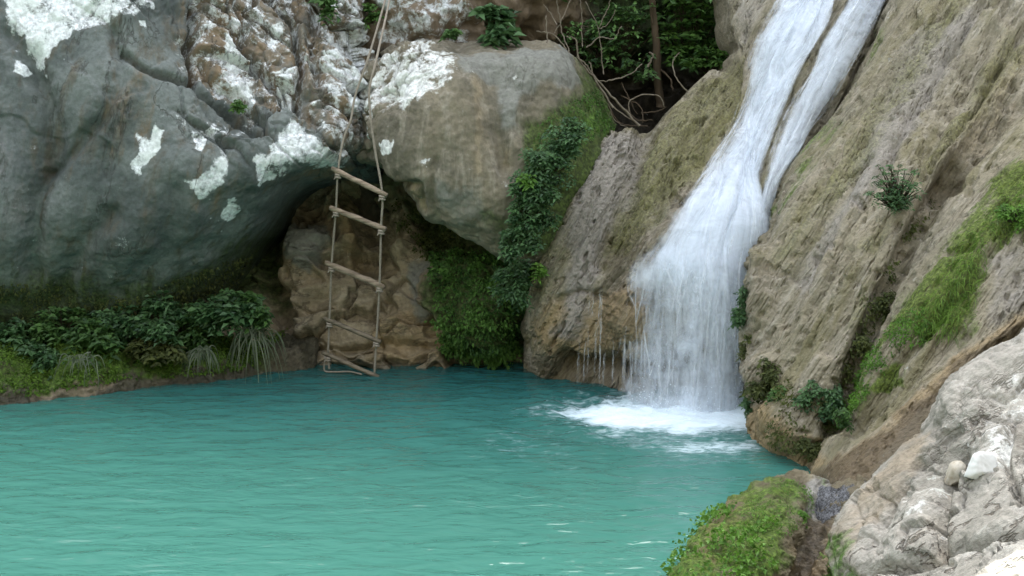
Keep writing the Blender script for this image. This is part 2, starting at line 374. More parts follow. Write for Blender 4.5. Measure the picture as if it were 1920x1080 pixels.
rock('cliff', ctrl, 400, 420, GREY, d_cliff, masks=[
    ('lichen', .80, 10, [(12, -60), (215, -60), (208, 45), (160, 55), (112, 80), (95, 100), (92, 138), (70, 125), (62, 95), (40, 85), (45, 60), (18, 50)]),
    ('lichen', .55, 14, [(190, -60), (350, -60), (330, -10), (215, 40)]),
    ('lichen', .80, 6, [(28, 95), (60, 130), (52, 142), (34, 130)]),
    ('lichen', .80, 7, [(257, 252), (277, 262), (294, 233), (314, 248), (312, 277), (290, 297), (268, 325), (254, 312)]),
    ('lichen', .74, 6, [(368, 262), (392, 253), (386, 277), (372, 288)]),
    ('lichen', .80, 8, [(345, 338), (400, 310), (415, 278), (426, 300), (418, 332), (397, 362), (380, 362)]),
    ('lichen', .74, 9, [(476, 307), (510, 290), (528, 238), (562, 248), (602, 278), (645, 300), (600, 312), (545, 300), (530, 322), (490, 348), (476, 327)]),
    ('lichen', .80, 6, [(420, 396), (440, 376), (454, 380), (446, 407), (427, 418)]),
    ('lichen', .80, 5, [(256, 42), (270, 40), (272, 54), (258, 56)]),
    ('lichen', .42, 30, BIGL), ('tan', .6, 30, BIGL), ('lichen', .62, 35, [(590, 60), (700, 0), (705, 260), (610, 240), (580, 150)]), ('lichen', .6, 20, [(470, 140), (550, 150), (600, 240), (520, 230)]),
    ('lichen', .5, 15, [(330, 215), (480, 250), (420, 262), (350, 250)]), ('lichen', .68, 20, [(415, 50), (480, 120), (470, 230), (400, 150)]),
    ('tan', .85, 25, [(350, 10), (440, 30), (470, 220), (400, 170)]), ('tan', .6, 20, [(560, 290), (660, 290), (660, 360), (560, 330)]), ('tan', .5, 30, [(500, 10), (640, 10), (640, 200), (560, 200)]),
    ('dark', .5, 30, [(640, -20), (720, -20), (720, 120), (660, 130)]), ('dark', .45, 26, [(75, 60), (120, 60), (112, 420), (65, 420)]), ('dark', .35, 22, [(215, 100), (245, 100), (215, 250), (110, 340), (100, 320), (190, 230)]), ('dark', .4, 30, [(150, 420), (220, 400), (200, 520), (120, 560)]), ('tan', .4, 40, [(180, 150), (300, 100), (330, 250), (200, 330)]), ('tan', .4, 30, [(340, 300), (470, 320), (440, 420), (330, 400)]),  # first dark patch: the cleft's shade put into the rock colour
    ('moss', .75, 45, [(-300, 505), (90, 510), (230, 530), (330, 500), (450, 430), (560, 400), (560, 720), (-300, 740)]),
    ('grey', .5, 40, [(-300, 250), (60, 200), (60, 450), (-300, 480)]),
], grooves=[
    ([(15, 60), (60, 110), (95, 200), (105, 270), (85, 340), (62, 420), (60, 520)], 20, .15), ([(215, 60), (230, 140), (200, 220), (140, 290), (92, 330)], 12, .08),
    ([(232, 100), (262, 130), (332, 156), (367, 168), (430, 211), (484, 250)], 6, .12), ([(348, -40), (353, 35), (363, 160)], 7, .30), ([(345, 0), (422, 74), (470, 130), (508, 184), (555, 227)], 6, .22),
    ([(500, 0), (547, 50), (560, 130), (555, 219)], 7, .22), ([(420, -30), (440, 40), (450, 90)], 6, .12), ([(600, -60), (580, 80), (590, 180)], 9, .14),
    ([(210, 400), (150, 460), (110, 560)], 22, .10), ([(200, 330), (210, 250)], 8, .03), ([(330, 360), (300, 470), (230, 560)], 26, .08),
], bumps=[(160, 200, 75, 120, 15, .08), (150, 410, 70, 90, 0, .09), (310, 400, 80, 150, 25, .10), (440, 300, 60, 50, 20, .06), (10, 300, 50, 150, 0, .07)])

# ---- the cave wall behind the ladder
def d_cave(g, px, py):
    q = g + .12 * np.stack([fbm(g * 1.3, 3)] * 3, -1)
    lay = smooth(640, 480, py)
    h = .13 * fbm(g * 1.1 + 8, 2) + .05 * ridged(q * np.array([.8, .8, 3.6]) + 2, 2) * (1 - .6 * lay) + .016 * fbm(g * 9, 5, .65)
    d1, d2, v = cells(q * np.array([1.7, 1.6, 2.4]) + .12 * fbm(g * 3, 3)[..., None])
    tz = g[..., 2] * 3.4 + .8 * fbm(g * 1.2 + 80, 3) + .35 * g[..., 0]; saw = tz - np.floor(tz); saw = saw * smooth(1, .88, saw)
    h = h + .10 * saw * smooth(500, 600, py) * smooth(900, 820, px)
    return h + (v - .5) * .28 - .05 * (1 - smooth(0, .07, d2 - d1)) - .10 * smooth(.35, .5, fbm(g * 2.6 + 60, 2))
xs = [250, 380, 490, 590, 690, 790, 890, 990, 1090]
ys = [230, 320, 400, 480, 560, 640, 690, 760]
Yc = [13.9, 13.6, 13.25, 12.95, 12.7, 12.5, 12.42, 12.3]
off = [.1, .15, .15, .05, .1, 0, -.3, -.45, -.3]
ctrl = [[(x, y, Yc[r] + off[c] * (.4 if r < 2 else 1 if r < 5 else .25)) for c, x in enumerate(xs)] for r, y in enumerate(ys)]
rock('cave_wall', ctrl, 320, 420, BROWN, d_cave, masks=[
    ('grey', .9, 14, [(530, 415), (612, 410), (612, 480), (585, 530), (545, 500)]), ('grey', .8, 16, [(770, 500), (815, 480), (815, 590), (785, 610)]),
    ('moss', .5, 30, [(600, 300), (760, 300), (800, 400), (640, 400)]), ('moss', .85, 30, [(400, 380), (530, 370), (530, 560), (440, 560)]), ('moss', .9, 25, [(740, 380), (860, 400), (1000, 470), (1000, 670), (840, 670), (815, 480)]),  # first moss patch: green stain plus recess shade put into the colour
    ('tan', .7, 30, [(620, 380), (670, 380), (690, 520), (640, 500)]), ('tan', .6, 30, [(700, 600), (830, 560), (850, 690), (700, 690)]),
    ('dark', .55, 20, [(660, 360), (735, 370), (735, 480), (680, 480)]), ('dark', .6, 10, [(440, 672), (840, 672), (1100, 690), (1100, 740), (440, 730)]), ('wet', .8, 20, [(440, 640), (1100, 660), (1100, 740), (440, 740)]),  # first dark patch: the niche's shade put into the colour
], grooves=[([(510, 380), (500, 480), (520, 600)], 20, .18), ([(690, 360), (700, 430), (690, 480)], 24, .22), ([(420, 480), (470, 420), (560, 370)], 40, .3), ([(720, 525), (745, 520)], 7, .15), ([(520, 645), (640, 660), (800, 650)], 8, .10), ([(620, 560), (560, 600), (530, 660)], 12, .1), ([(700, 600), (760, 610), (830, 600)], 7, .08), ([(850, 680), (1000, 690)], 14, .25)],
    bumps=[(572, 465, 42, 62, 0, .28), (648, 430, 24, 80, -8, .22), (760, 430, 18, 55, 0, .2), (900, 560, 80, 90, 0, .22), (770, 640, 80, 36, 0, .15)], skirt=.5)

# ---- big boulder in the middle
def d_bould(g, px, py):
    h = .10 * fbm(g * 1.1 + 1, 3) + .022 * fbm(g * np.array([5, 5, 2.2]), 4) + .010 * fbm(g * 14, 3)
    r = smooth(860, 700, px) * smooth(230, 120, py) + .6 * smooth(720, 660, px)
    d1, d2, v = cells(g * 6 + .25 * fbm(g * 6, 2)[..., None])
    return h + np.clip(r, 0, 1) * ((v - .5) * .13 - .06 * (1 - smooth(0, .15, d2 - d1)))
cols = [(650, 185, 285, .9), (692, 132, 305, .35), (760, 84, 372, .1), (850, 80, 440, 0), (950, 86, 492, 0), (1045, 100, 500, .15), (1112, 165, 440, .5), (1150, 235, 330, 1.1)]
fr = [(-.1, 1.9), (0, .85), (.14, .42), (.38, .1), (.68, 0), (.92, .12), (1.0, .4), (.9, 1.4)]
ctrl = [[(x, t + (b - t) * f + (30 if f < 0 else 0), 11.55 + o + dY) for (x, t, b, o) in cols] for f, dY in fr]
rock('boulder', ctrl, 300, 320, BOULD, d_bould, masks=[
    ('lichen', .62, 16, [(655, 165), (700, 130), (745, 90), (795, 70), (850, 86), (862, 120), (845, 165), (792, 188), (755, 212), (735, 190), (690, 215), (660, 210)]),
    ('lichen', 1.0, 14, [(712, 140), (778, 108), (795, 150), (750, 192)]), ('lichen', 1.0, 5, [(724, 262), (746, 256), (748, 278), (728, 281)]), ('lichen', 1., 6, [(668, 235), (690, 240), (690, 270), (672, 262)]), ('lichen', .75, 6, [(788, 296), (804, 298), (800, 310), (788, 306)]),
    ('grey', .9, 16, [(845, 86), (960, 90), (1055, 105), (1095, 160), (1060, 172), (1015, 160), (980, 190), (975, 230), (945, 240), (930, 160), (870, 140)]), ('grey', .6, 20, [(810, 330), (900, 340), (910, 420), (850, 420)]),
    ('tan', .5, 22, [(880, 140), (915, 170), (912, 330), (880, 340)]), ('dark', .42, 16, [(830, 180), (850, 180), (858, 330), (840, 330)]), ('dark', .4, 14, [(930, 180), (955, 190), (960, 420), (940, 400)]), ('dark', .38, 12, [(760, 220), (775, 220), (790, 380), (775, 370)]), ('tan', .6, 20, [(700, 300), (770, 330), (830, 400), (780, 400), (700, 320)]), ('tan', .5, 15, [(940, 270), (965, 280), (960, 320), (935, 320)]),
    ('dark', .5, 14, [(975, 170), (1015, 165), (1010, 195), (980, 200)]), ('dark', .45, 20, [(720, 200), (830, 190), (840, 260), (740, 260)]),
    ('moss', 1.0, 34, [(1075, 118), (1125, 150), (1165, 240), (1165, 330), (1080, 480), (990, 480), (975, 340), (1000, 225), (1040, 200), (1085, 172)]), ('moss', .6, 20, [(900, 400), (1000, 400), (1000, 510), (930, 500)]),
    ('algae', .55, 20, [(1080, 190), (1140, 220), (1130, 260), (1085, 250)]),
], grooves=[([(935, 150), (930, 230), (945, 310)], 24, .09), ([(735, 350), (790, 345), (800, 390)], 8, .08), ([(815, 300), (818, 370), (830, 420)], 7, .04), ([(655, 235), (720, 330), (780, 380)], 14, .1), ([(855, 78), (900, 110), (915, 150)], 12, .05)], bumps=[(830, 380, 70, 60, 30, .08), (1010, 130, 60, 40, 0, .06)], skirt=.6,
     label='big rounded grey boulder with white lichen on its left shoulder and moss on its right', cat='boulder')

# ---- dark gully behind boulder and waterfall
def d_gully(g, px, py): return .25 * fbm(g * 1.2, 4) + .10 * ridged(g * 2.5, 4) + .03 * fbm(g * 9, 3)
xs = [640, 760, 880, 1000, 1120, 1240, 1360, 1480]; ys = [-320, -120, 0, 100, 200, 300, 420]
Yg = [[13.8, 13.7, 13.7, 13.8, 14.3, 14.9, 14.6, 14.2], [13.7, 13.5, 13.6, 13.7, 14.3, 15.0, 14.7, 14.2], [13.7, 13.4, 13.5, 13.7, 14.4, 15.1, 14.8, 14.2], [13.8, 13.4, 13.6, 14.2, 14.8, 15.3, 15.0, 14.4], [13.9, 13.6, 13.8, 14.4, 14.9, 15.2, 15.0, 14.4], [13.9, 13.8, 13.8, 14.0, 14.0, 14.0, 14.0, 14.0], [13.7] * 8]
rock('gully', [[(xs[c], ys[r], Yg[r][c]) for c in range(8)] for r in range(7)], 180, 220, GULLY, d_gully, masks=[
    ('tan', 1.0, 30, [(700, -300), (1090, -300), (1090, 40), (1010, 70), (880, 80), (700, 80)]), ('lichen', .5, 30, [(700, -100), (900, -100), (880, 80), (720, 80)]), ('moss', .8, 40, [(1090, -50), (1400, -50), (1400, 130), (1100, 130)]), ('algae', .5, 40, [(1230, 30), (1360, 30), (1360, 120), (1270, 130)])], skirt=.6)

# ---- travertine flank left of and under the fall
def flow_noise(g, rot, s1, s2):
    c, s = math.cos(rot), math.sin(rot)
    a = g[..., 0] * c - g[..., 2] * s; b = g[..., 0] * s + g[..., 2] * c      # b runs along the flow
    return np.stack([a * s1, g[..., 1] * s1 * .6, b * s2], -1)
def d_trav(rot):
    def f(g, px, py):
        q = flow_noise(g, rot, 1, 1)
        amp = 1 - .5 * smooth(-12, 12, poly_sd(px, py, [(2500, 200), (1950, 575), (1800, 655), (1640, 790), (1490, 880), (1480, 960), (1700, 960), (2500, 500)]))
        h = .085 * fbm(q * np.array([2.2, 2, .22]), 3) + .034 * fbm(q * np.array([7, 5, .5]) + 4, 4) + .010 * fbm(q * np.array([15, 12, 1.6]) + 7, 4, .6)
        h = h - .03 * smooth(.42, .6, fbm(q * np.array([18, 15, 7]) + 21, 3, .6)) - .05 * smooth(.45, .62, fbm(q * np.array([8, 8, 3]) + 51, 3)) + .008 * fbm(g * 30, 3, .75)
        h = h * amp
        return h
    return f
E = [
 [(1105, 262, 13.2), (1090, 300, 13.0), (1060, 370, 12.9), (1030, 450, 12.8), (1005, 530, 12.7), (990, 600, 12.6), (985, 660, 12.4), (985, 740, 12.2)],
 [(1125, 245, 12.4), (1110, 290, 12.2), (1072, 370, 12.0), (1040, 450, 11.9), (1013, 530, 11.8), (998, 600, 11.75), (1010, 660, 11.75), (1030, 740, 11.9)],
 [(1170, 239, 12.3), (1150, 300, 12.05), (1120, 380, 11.85), (1090, 460, 11.7), (1065, 540, 11.6), (1050, 610, 11.55), (1055, 680, 11.6), (1070, 760, 11.8)],
 [(1212, 236, 12.4), (1200, 300, 12.1), (1175, 380, 11.85), (1150, 460, 11.65), (1125, 540, 11.5), (1110, 610, 11.45), (1105, 680, 11.5), (1110, 760, 11.7)],
 [(1252, 200, 12.5), (1245, 280, 12.0), (1225, 370, 11.65), (1200, 450, 11.4), (1180, 530, 11.25), (1160, 610, 11.2), (1150, 680, 11.25), (1150, 780, 11.5)],
 [(1330, 132, 12.8), (1320, 230, 12.2), (1290, 330, 11.75), (1260, 420, 11.35), (1230, 510, 11.2), (1210, 600, 11.2), (1200, 680, 11.25), (1200, 790, 11.5)],
 [(1370, 92, 12.9), (1375, 200, 12.2), (1350, 300, 11.75), (1320, 400, 11.3), (1290, 500, 11.2), (1270, 590, 11.25), (1260, 680, 11.35), (1260, 790, 11.6)],
 [(1366, -260, 14.0), (1415, 100, 12.5), (1405, 250, 11.9), (1390, 370, 11.45), (1360, 480, 11.25), (1340, 580, 11.3), (1330, 680, 11.4), (1330, 800, 11.7)],
 [(1560, -260, 13.6), (1500, 50, 12.4), (1450, 220, 11.85), (1435, 350, 11.45), (1430, 470, 11.3), (1410, 580, 11.3), (1400, 680, 11.4), (1400, 800, 11.7)],
 [(1680, -260, 13.4), (1590, 50, 12.35), (1520, 200, 11.9), (1475, 330, 11.55), (1470, 460, 11.35), (1460, 580, 11.35), (1460, 680, 11.4), (1460, 800, 11.7)],
 [(1790, -260, 13.6), (1700, 50, 12.7), (1620, 200, 12.3), (1560, 330, 11.95), (1540, 460, 11.8), (1530, 580, 11.7), (1530, 680, 11.7), (1530, 800, 11.8)]]
ctrl = [[E[c][r] for c in range(len(E))] for r in range(8)]
rock('travertine_chute', ctrl, 340, 360, TRAV, d_trav(rad(28)), masks=[
    ('grey', .85, 25, [(1120, 245), (1215, 235), (1190, 330), (1130, 480), (1080, 640), (1040, 640), (1070, 400)]),
    ('moss', .75, 22, [(1215, 240), (1260, 190), (1340, 130), (1400, 90), (1390, 200), (1320, 330), (1220, 420), (1170, 470), (1130, 480), (1180, 350)]),
    ('dark', .55, 25, [(1120, 440), (1200, 400), (1300, 320), (1300, 480), (1240, 560), (1160, 700), (1080, 700), (1130, 560)]), ('dark', .5, 18, [(1350, 150), (1390, 100), (1440, 20), (1450, 40), (1370, 230), (1310, 330), (1280, 320)]), ('algae', .35, 20, [(1220, 250), (1260, 230), (1230, 330), (1190, 380)]),
    ('moss', .8, 20, [(1000, 420), (1060, 400), (1040, 500), (1010, 560), (985, 560)]), ('tan', .8, 30, [(1000, 560), (1100, 560), (1240, 520), (1240, 700), (1050, 700), (1000, 640)]),
    ('dark', .7, 25, [(1000, 660), (1450, 640), (1450, 820), (1000, 800)]), ('wet', 1.0, 40, [(1120, 420), (1450, 300), (1470, 820), (1060, 820)]), ('grey', .6, 30, [(1370, 0), (1440, -20), (1410, 100), (1380, 100)]),
], grooves=[([(1215, 240), (1190, 320), (1155, 410), (1120, 500)], 14, .10), ([(1330, 180), (1280, 300), (1220, 400)], 12, .08), ([(1400, 60), (1370, 180), (1310, 300)], 12, .10), ([(1140, 560), (1090, 545), (1040, 560)], 6, .06), ([(1240, 560), (1230, 640), (1240, 720)], 14, .16), ([(1060, 690), (1200, 700), (1400, 690)], 22, .25)], bumps=[(1190, 600, 45, 60, 10, .22), (1300, 450, 110, 50, -20, .12), (1385, 620, 40, 60, 0, .12)], skirt=.8)

# ---- travertine wall right of the fall
F = [
 [(1730, -260, 13.6), (1640, 80, 12.7), (1560, 230, 12.3), (1475, 350, 11.9), (1450, 470, 11.4), (1410, 600, 11.2), (1420, 740, 10.9), (1480, 900, 10.4)],
 [(1750, -260, 12.9), (1648, 70, 12.15), (1572, 220, 11.65), (1476, 350, 11.1), (1447, 470, 10.7), (1393, 610, 10.5), (1400, 760, 10.2), (1440, 890, 9.8)],
 [(1840, -260, 12.7), (1700, 70, 11.6), (1620, 220, 11.0), (1550, 350, 10.6), (1510, 480, 10.3), (1455, 620, 10.1), (1445, 760, 9.9), (1458, 900, 9.6)],
 [(1930, -260, 12.5), (1790, 70, 11.3), (1710, 220, 10.7), (1640, 350, 10.2), (1580, 500, 9.85), (1520, 640, 9.65), (1490, 770, 9.5), (1474, 910, 9.4)],
 [(2030, -260, 12.4), (1880, 70, 11.0), (1800, 220, 10.4), (1725, 350, 9.95), (1650, 500, 9.6), (1580, 650, 9.4), (1530, 780, 9.3), (1488, 915, 9.2)],
 [(2130, -260, 12.5), (1970, 70, 10.85), (1880, 210, 10.3), (1785, 350, 9.88), (1700, 500, 9.58), (1620, 650, 9.4), (1560, 780, 9.35), (1500, 910, 9.1)],
 [(2260, -260, 11.8), (2080, 70, 10.3), (1975, 220, 9.6), (1880, 360, 9.25), (1775, 510, 9.0), (1675, 650, 8.95), (1590, 790, 8.95), (1518, 905, 8.9)],
 [(2400, -200, 11.4), (2200, 100, 9.8), (2080, 300, 9.0), (1960, 450, 8.75), (1850, 570, 8.65), (1725, 690, 8.65), (1625, 805, 8.65), (1550, 890, 8.6)],
 [(2450, 0, 10.5), (2250, 300, 9), (2080, 480, 8.5), (1950, 570, 8.45), (1825, 660, 8.4), (1705, 760, 8.35), (1625, 835, 8.3), (1560, 895, 8.3)],
 [(2450, 300, 9.4), (2250, 430, 8.8), (2080, 540, 8.55), (1950, 620, 8.45), (1835, 705, 8.3), (1725, 800, 8.15), (1635, 870, 8.05), (1575, 920, 7.95)],
 [(2450, 450, 8.5), (2250, 560, 8.1), (2080, 650, 7.9), (1950, 730, 7.8), (1850, 810, 7.7), (1740, 890, 7.55), (1660, 945, 7.4), (1600, 995, 7.2)]]
F = [c + [(c[-1][0] - 6, c[-1][1] + 70, c[-1][2] - .05)] for c in F]
ctrl = [[F[c][r] for c in range(len(F))] for r in range(9)]
rock('travertine_wall', ctrl, 400, 440, TRAV, d_trav(rad(33)), masks=[
    ('algae', .45, 20, [(1640, 40), (1680, 60), (1560, 260), (1470, 420), (1440, 400), (1520, 260)]), ('moss', .75, 40, [(1790, -50), (1850, -50), (1700, 200), (1560, 380), (1480, 520), (1440, 500), (1560, 300)]),
    ('moss', .8, 35, [(1890, 60), (1940, 100), (1760, 300), (1640, 480), (1600, 470), (1750, 250)]), ('moss', .6, 16, [(1600, 540), (1650, 520), (1620, 620), (1570, 640)]),
    ('grey', .7, 30, [(1700, 60), (1860, 0), (1720, 240), (1580, 420), (1500, 560), (1470, 520), (1600, 300)]), ('grey', .6, 20, [(1850, 480), (1960, 450), (1960, 560), (1840, 610)]), ('grey', .5, 20, [(1560, 540), (1590, 480), (1590, 560), (1540, 700)]),
    ('tan', .4, 30, [(1850, 110), (1940, 80), (1940, 150), (1740, 430), (1640, 650), (1590, 700), (1700, 420)]), ('tan', .9, 22, [(1400, 760), (1480, 760), (1560, 860), (1480, 920), (1400, 860)]), ('tan', .8, 20, [(1940, 560), (1940, 680), (1760, 740), (1620, 900), (1500, 900), (1640, 800), (1780, 660)]),
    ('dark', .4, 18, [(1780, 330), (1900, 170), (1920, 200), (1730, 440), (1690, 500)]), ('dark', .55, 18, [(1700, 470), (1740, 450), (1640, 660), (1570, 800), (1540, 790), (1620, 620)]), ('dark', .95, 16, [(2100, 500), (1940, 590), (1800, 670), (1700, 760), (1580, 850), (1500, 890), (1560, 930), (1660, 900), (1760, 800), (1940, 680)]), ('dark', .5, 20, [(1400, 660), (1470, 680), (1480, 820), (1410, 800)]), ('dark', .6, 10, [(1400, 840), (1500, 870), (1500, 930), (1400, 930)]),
    ('algae', .8, 40, [(1940, 290), (1940, 420), (1850, 470), (1835, 600), (1800, 640), (1700, 640), (1570, 820), (1555, 800), (1640, 640), (1730, 520), (1800, 430), (1860, 330)]), ('algae', .8, 10, [(1700, 680), (1690, 720), (1640, 730), (1620, 720)]),
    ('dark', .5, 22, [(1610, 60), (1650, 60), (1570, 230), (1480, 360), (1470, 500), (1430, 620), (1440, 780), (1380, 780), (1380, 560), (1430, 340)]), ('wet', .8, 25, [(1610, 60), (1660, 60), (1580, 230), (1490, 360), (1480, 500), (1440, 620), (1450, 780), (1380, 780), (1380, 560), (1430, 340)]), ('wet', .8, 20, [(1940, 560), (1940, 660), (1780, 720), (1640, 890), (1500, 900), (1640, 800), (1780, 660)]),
], grooves=[([(1770, 40), (1640, 240), (1540, 440), (1470, 600)], 12, .06), ([(1860, 60), (1760, 220), (1660, 400), (1610, 520), (1560, 660)], 13, .10), ([(1900, 180), (1770, 340), (1690, 470), (1620, 640), (1560, 790)], 20, .13), ([(1720, 40), (1600, 240), (1500, 420)], 7, .07), ([(1890, -60), (1760, 130), (1640, 330), (1560, 480), (1490, 660)], 7, .08), ([(1800, -60), (1690, 130), (1580, 320), (1480, 520)], 6, .06), ([(1930, 40), (1830, 190), (1740, 310)], 8, .08), ([(1900, 420), (1800, 560), (1700, 670), (1590, 810)], 8, .06), ([(1455, 350), (1440, 420)], 8, .1), ([(1800, 620), (1700, 710), (1600, 800)], 12, .06), ([(1590, 470), (1550, 560), (1500, 700)], 9, .06)],
    bumps=[(1780, 330, 22, 40, 40, -.25), (1430, 560, 18, 60, 10, .12), (1430, 700, 30, 40, 0, .16), (1480, 800, 50, 45, 20, .15), (1440, 480, 14, 40, 0, .1)], skirt=1.0)

# ---- low mossy ledge in the near right corner
def d_ledge(g, px, py): return .07 * fbm(g * 2.2, 4) + .03 * ridged(g * 5, 4) + .012 * fbm(g * 18, 3)
G = [
 [(1452, 930, 8.9), (1402, 962, 8.5), (1342, 1010, 8.1), (1290, 1075, 7.6), (1250, 1160, 7.1), (1210, 1290, 6.5)],
 [(1465, 903, 8.35), (1407, 932, 7.95), (1347, 970, 7.5), (1297, 1030, 7.0), (1267, 1100, 6.6), (1230, 1230, 6.0)],
 [(1500, 893, 8.15), (1450, 925, 7.75), (1400, 975, 7.3), (1360, 1035, 6.85), (1330, 1110, 6.4), (1300, 1230, 5.8)],
 [(1525, 905, 8.0), (1505, 945, 7.6), (1465, 1000, 7.15), (1430, 1060, 6.75), (1400, 1130, 6.35), (1380, 1240, 5.8)],
 [(1550, 925, 7.9), (1530, 975, 7.55), (1490, 1030, 7.2), (1470, 1085, 6.85), (1450, 1150, 6.45), (1440, 1250, 5.9)],
 [(1600, 925, 7.75), (1575, 985, 7.45), (1535, 1040, 7.2), (1515, 1095, 6.95), (1500, 1160, 6.55), (1490, 1250, 6.0)],
 [(1660, 935, 7.5), (1625, 1000, 7.2), (1590, 1050, 6.9), (1570, 1100, 6.7), (1560, 1170, 6.35), (1550, 1260, 5.9)]]
G = [[(c[0][0] + 18, c[0][1] + 75, c[0][2] + .35)] + c for c in G]
ctrl = [[G[c][r] for c in range(len(G))] for r in range(7)]
rock('mossy_ledge', ctrl, 220, 220, LEDGEM, d_ledge, masks=[
    ('algae', .66, 30, [(1200, 1120), (1280, 1000), (1350, 950), (1420, 915), (1480, 895), (1520, 915), (1525, 970), (1480, 1020), (1440, 1120)]), ('tan', .7, 20, [(1340, 950), (1420, 930), (1400, 1000), (1330, 1100), (1290, 1050)]),
    ('dark', .75, 16, [(1520, 985), (1590, 960), (1570, 1010), (1530, 1060), (1500, 1120), (1460, 1120), (1480, 1030)]), ('algae', .95, 10, [(1590, 1000), (1622, 1005), (1600, 1110), (1545, 1110), (1560, 1040)]), ('tan', .5, 20, [(1460, 1010), (1600, 960), (1560, 1120), (1440, 1120)]), ('wet', .9, 20, [(1500, 890), (1640, 890), (1560, 1120), (1460, 1120)]), ('grey', .8, 14, [(1510, 890), (1560, 890), (1540, 980), (1515, 970)])], grooves=[([(1540, 980), (1510, 1040), (1490, 1100)], 22, .04)], skirt=.5)

# ---- pale rock in the foreground
def d_fore(g, px, py):
    q = flow_noise(g, rad(52), 1, 1)
    h = .11 * fbm(q * np.array([1.8, 1.6, .8]) + 2, 3) + .03 * ridged(q * np.array([4, 3, 1.6]) + 7, 4, .5) + .008 * fbm(g * 14, 4, .6)
    d1, d2, v = cells(q * np.array([3.0, 2.4, 1.6]) + .35 * fbm(g * 3, 3)[..., None])
    return h + (v - .5) * .05 - .02 * (1 - smooth(0, .10, d2 - d1)) - .035 * smooth(.35, .6, fbm(q * np.array([9, 8, 5]) + 40, 3))
e = [(2130, 500, 7.3), (1935, 628, 7.1), (1788, 715, 7.0), (1728, 800, 6.95), (1650, 888, 6.9), (1610, 965, 6.75), (1600, 1050, 6.4), (1580, 1200, 5.9)]
r1 = [(2190, 620, 6.6), (2005, 725, 6.5), (1870, 790, 6.4), (1805, 870, 6.3), (1735, 950, 6.2), (1680, 1020, 6.1), (1655, 1100, 5.9), (1630, 1230, 5.5)]
r2 = [(2260, 760, 6), (2090, 840, 5.9), (1975, 900, 5.8), (1900, 960, 5.65), (1830, 1030, 5.5), (1770, 1100, 5.35), (1740, 1180, 5.1), (1710, 1290, 4.8)]
r3 = [(2380, 950, 5.2), (2220, 1000, 5.05), (2090, 1045, 4.95), (2000, 1090, 4.8), (1920, 1150, 4.6), (1850, 1230, 4.4), (1820, 1310, 4.2), (1790, 1420, 4.0)]
r4 = [(2600, 1200, 4.2), (2430, 1250, 4.05), (2280, 1300, 3.9), (2170, 1360, 3.75), (2070, 1440, 3.6), (1990, 1530, 3.45), (1940, 1620, 3.3), (1900, 1720, 3.2)]
r0 = [(x + 25, y + 25, Y + 1.0) for x, y, Y in e]
rock('pale_rock', [r0, e, r1, r2, r3, r4], 300, 340, PALE, d_fore, masks=[
    ('tan', .7, 22, [(1700, 800), (1740, 800), (1690, 930), (1640, 1010), (1600, 1090), (1580, 1040), (1610, 940)]), ('tan', .45, 40, [(1760, 880), (1800, 900), (1800, 1080), (1700, 1080)]), ('dark', .55, 14, [(1880, 760), (1940, 740), (1940, 880), (1890, 840)]), ('dark', .5, 8, [(1765, 930), (1790, 880), (1800, 960), (1780, 1080), (1760, 1080)]), ('dark', .5, 6, [(1700, 1010), (1720, 1000), (1715, 1030), (1700, 1030)]),
    ('dark', .4, 30, [(1640, 880), (1780, 740), (1800, 860), (1700, 1000), (1620, 1000)]), ('lichen', .3, 30, [(1780, 760), (1940, 650), (1940, 800), (1840, 860), (1760, 1000), (1700, 980)]), ('lichen', .6, 14, [(1850, 830), (1900, 800), (1890, 870), (1840, 880)]), ('algae', .6, 12, [(1595, 1000), (1625, 1005), (1600, 1110), (1570, 1110)]), ('wet', .6, 20, [(1600, 880), (1680, 860), (1640, 1090), (1590, 1090)])], grooves=[([(1800, 850), (1770, 940), (1760, 1040)], 10, .08), ([(1900, 760), (1880, 860), (1920, 950)], 8, .06), ([(1780, 800), (1700, 900), (1650, 1020)], 9, .05), ([(1620, 1090), (1760, 1050), (1920, 1010)], 9, .12)], skirt=.8)
# ---- mossy bank below the left cliff
wl_pts = [(-330, 790), (-150, 775), (0, 757), (150, 744), (300, 722), (430, 711), (520, 699), (590, 690)]
rows = []
for k, (dy, dY) in enumerate([(32, -.05), (0, 0.0), (-30, .10), (-75, .30), (-110, .62), (-125, 1.3)]):
    rows.append([(x, y + dy * (1 if x < 430 else .6), on_water(x, y)[1] + dY) for x, y in wl_pts])
def d_bank(g, px, py): return .09 * fbm(g * 2.2 + 3, 4) + .03 * ridged(g * 6, 3) + .015 * fbm(g * 18, 3)
rock('bank', rows, 110, 400, BANKM, d_bank, masks=[
    ('algae', .75, 16, [(-330, 600), (520, 600), (470, 690), (380, 702), (240, 712), (150, 726), (40, 738), (-330, 770)]), ('tan', .7, 14, [(60, 720), (200, 700), (220, 740), (60, 760)]), ('moss', .7, 20, [(-330, 600), (560, 600), (500, 690), (-330, 700)]),
    ('wet', .8, 12, [(-330, 740), (560, 690), (560, 800), (-330, 830)]), ('dark', .6, 5, [(-330, 762), (0, 750), (300, 718), (590, 688), (590, 740), (-330, 840)])], skirt=.4)

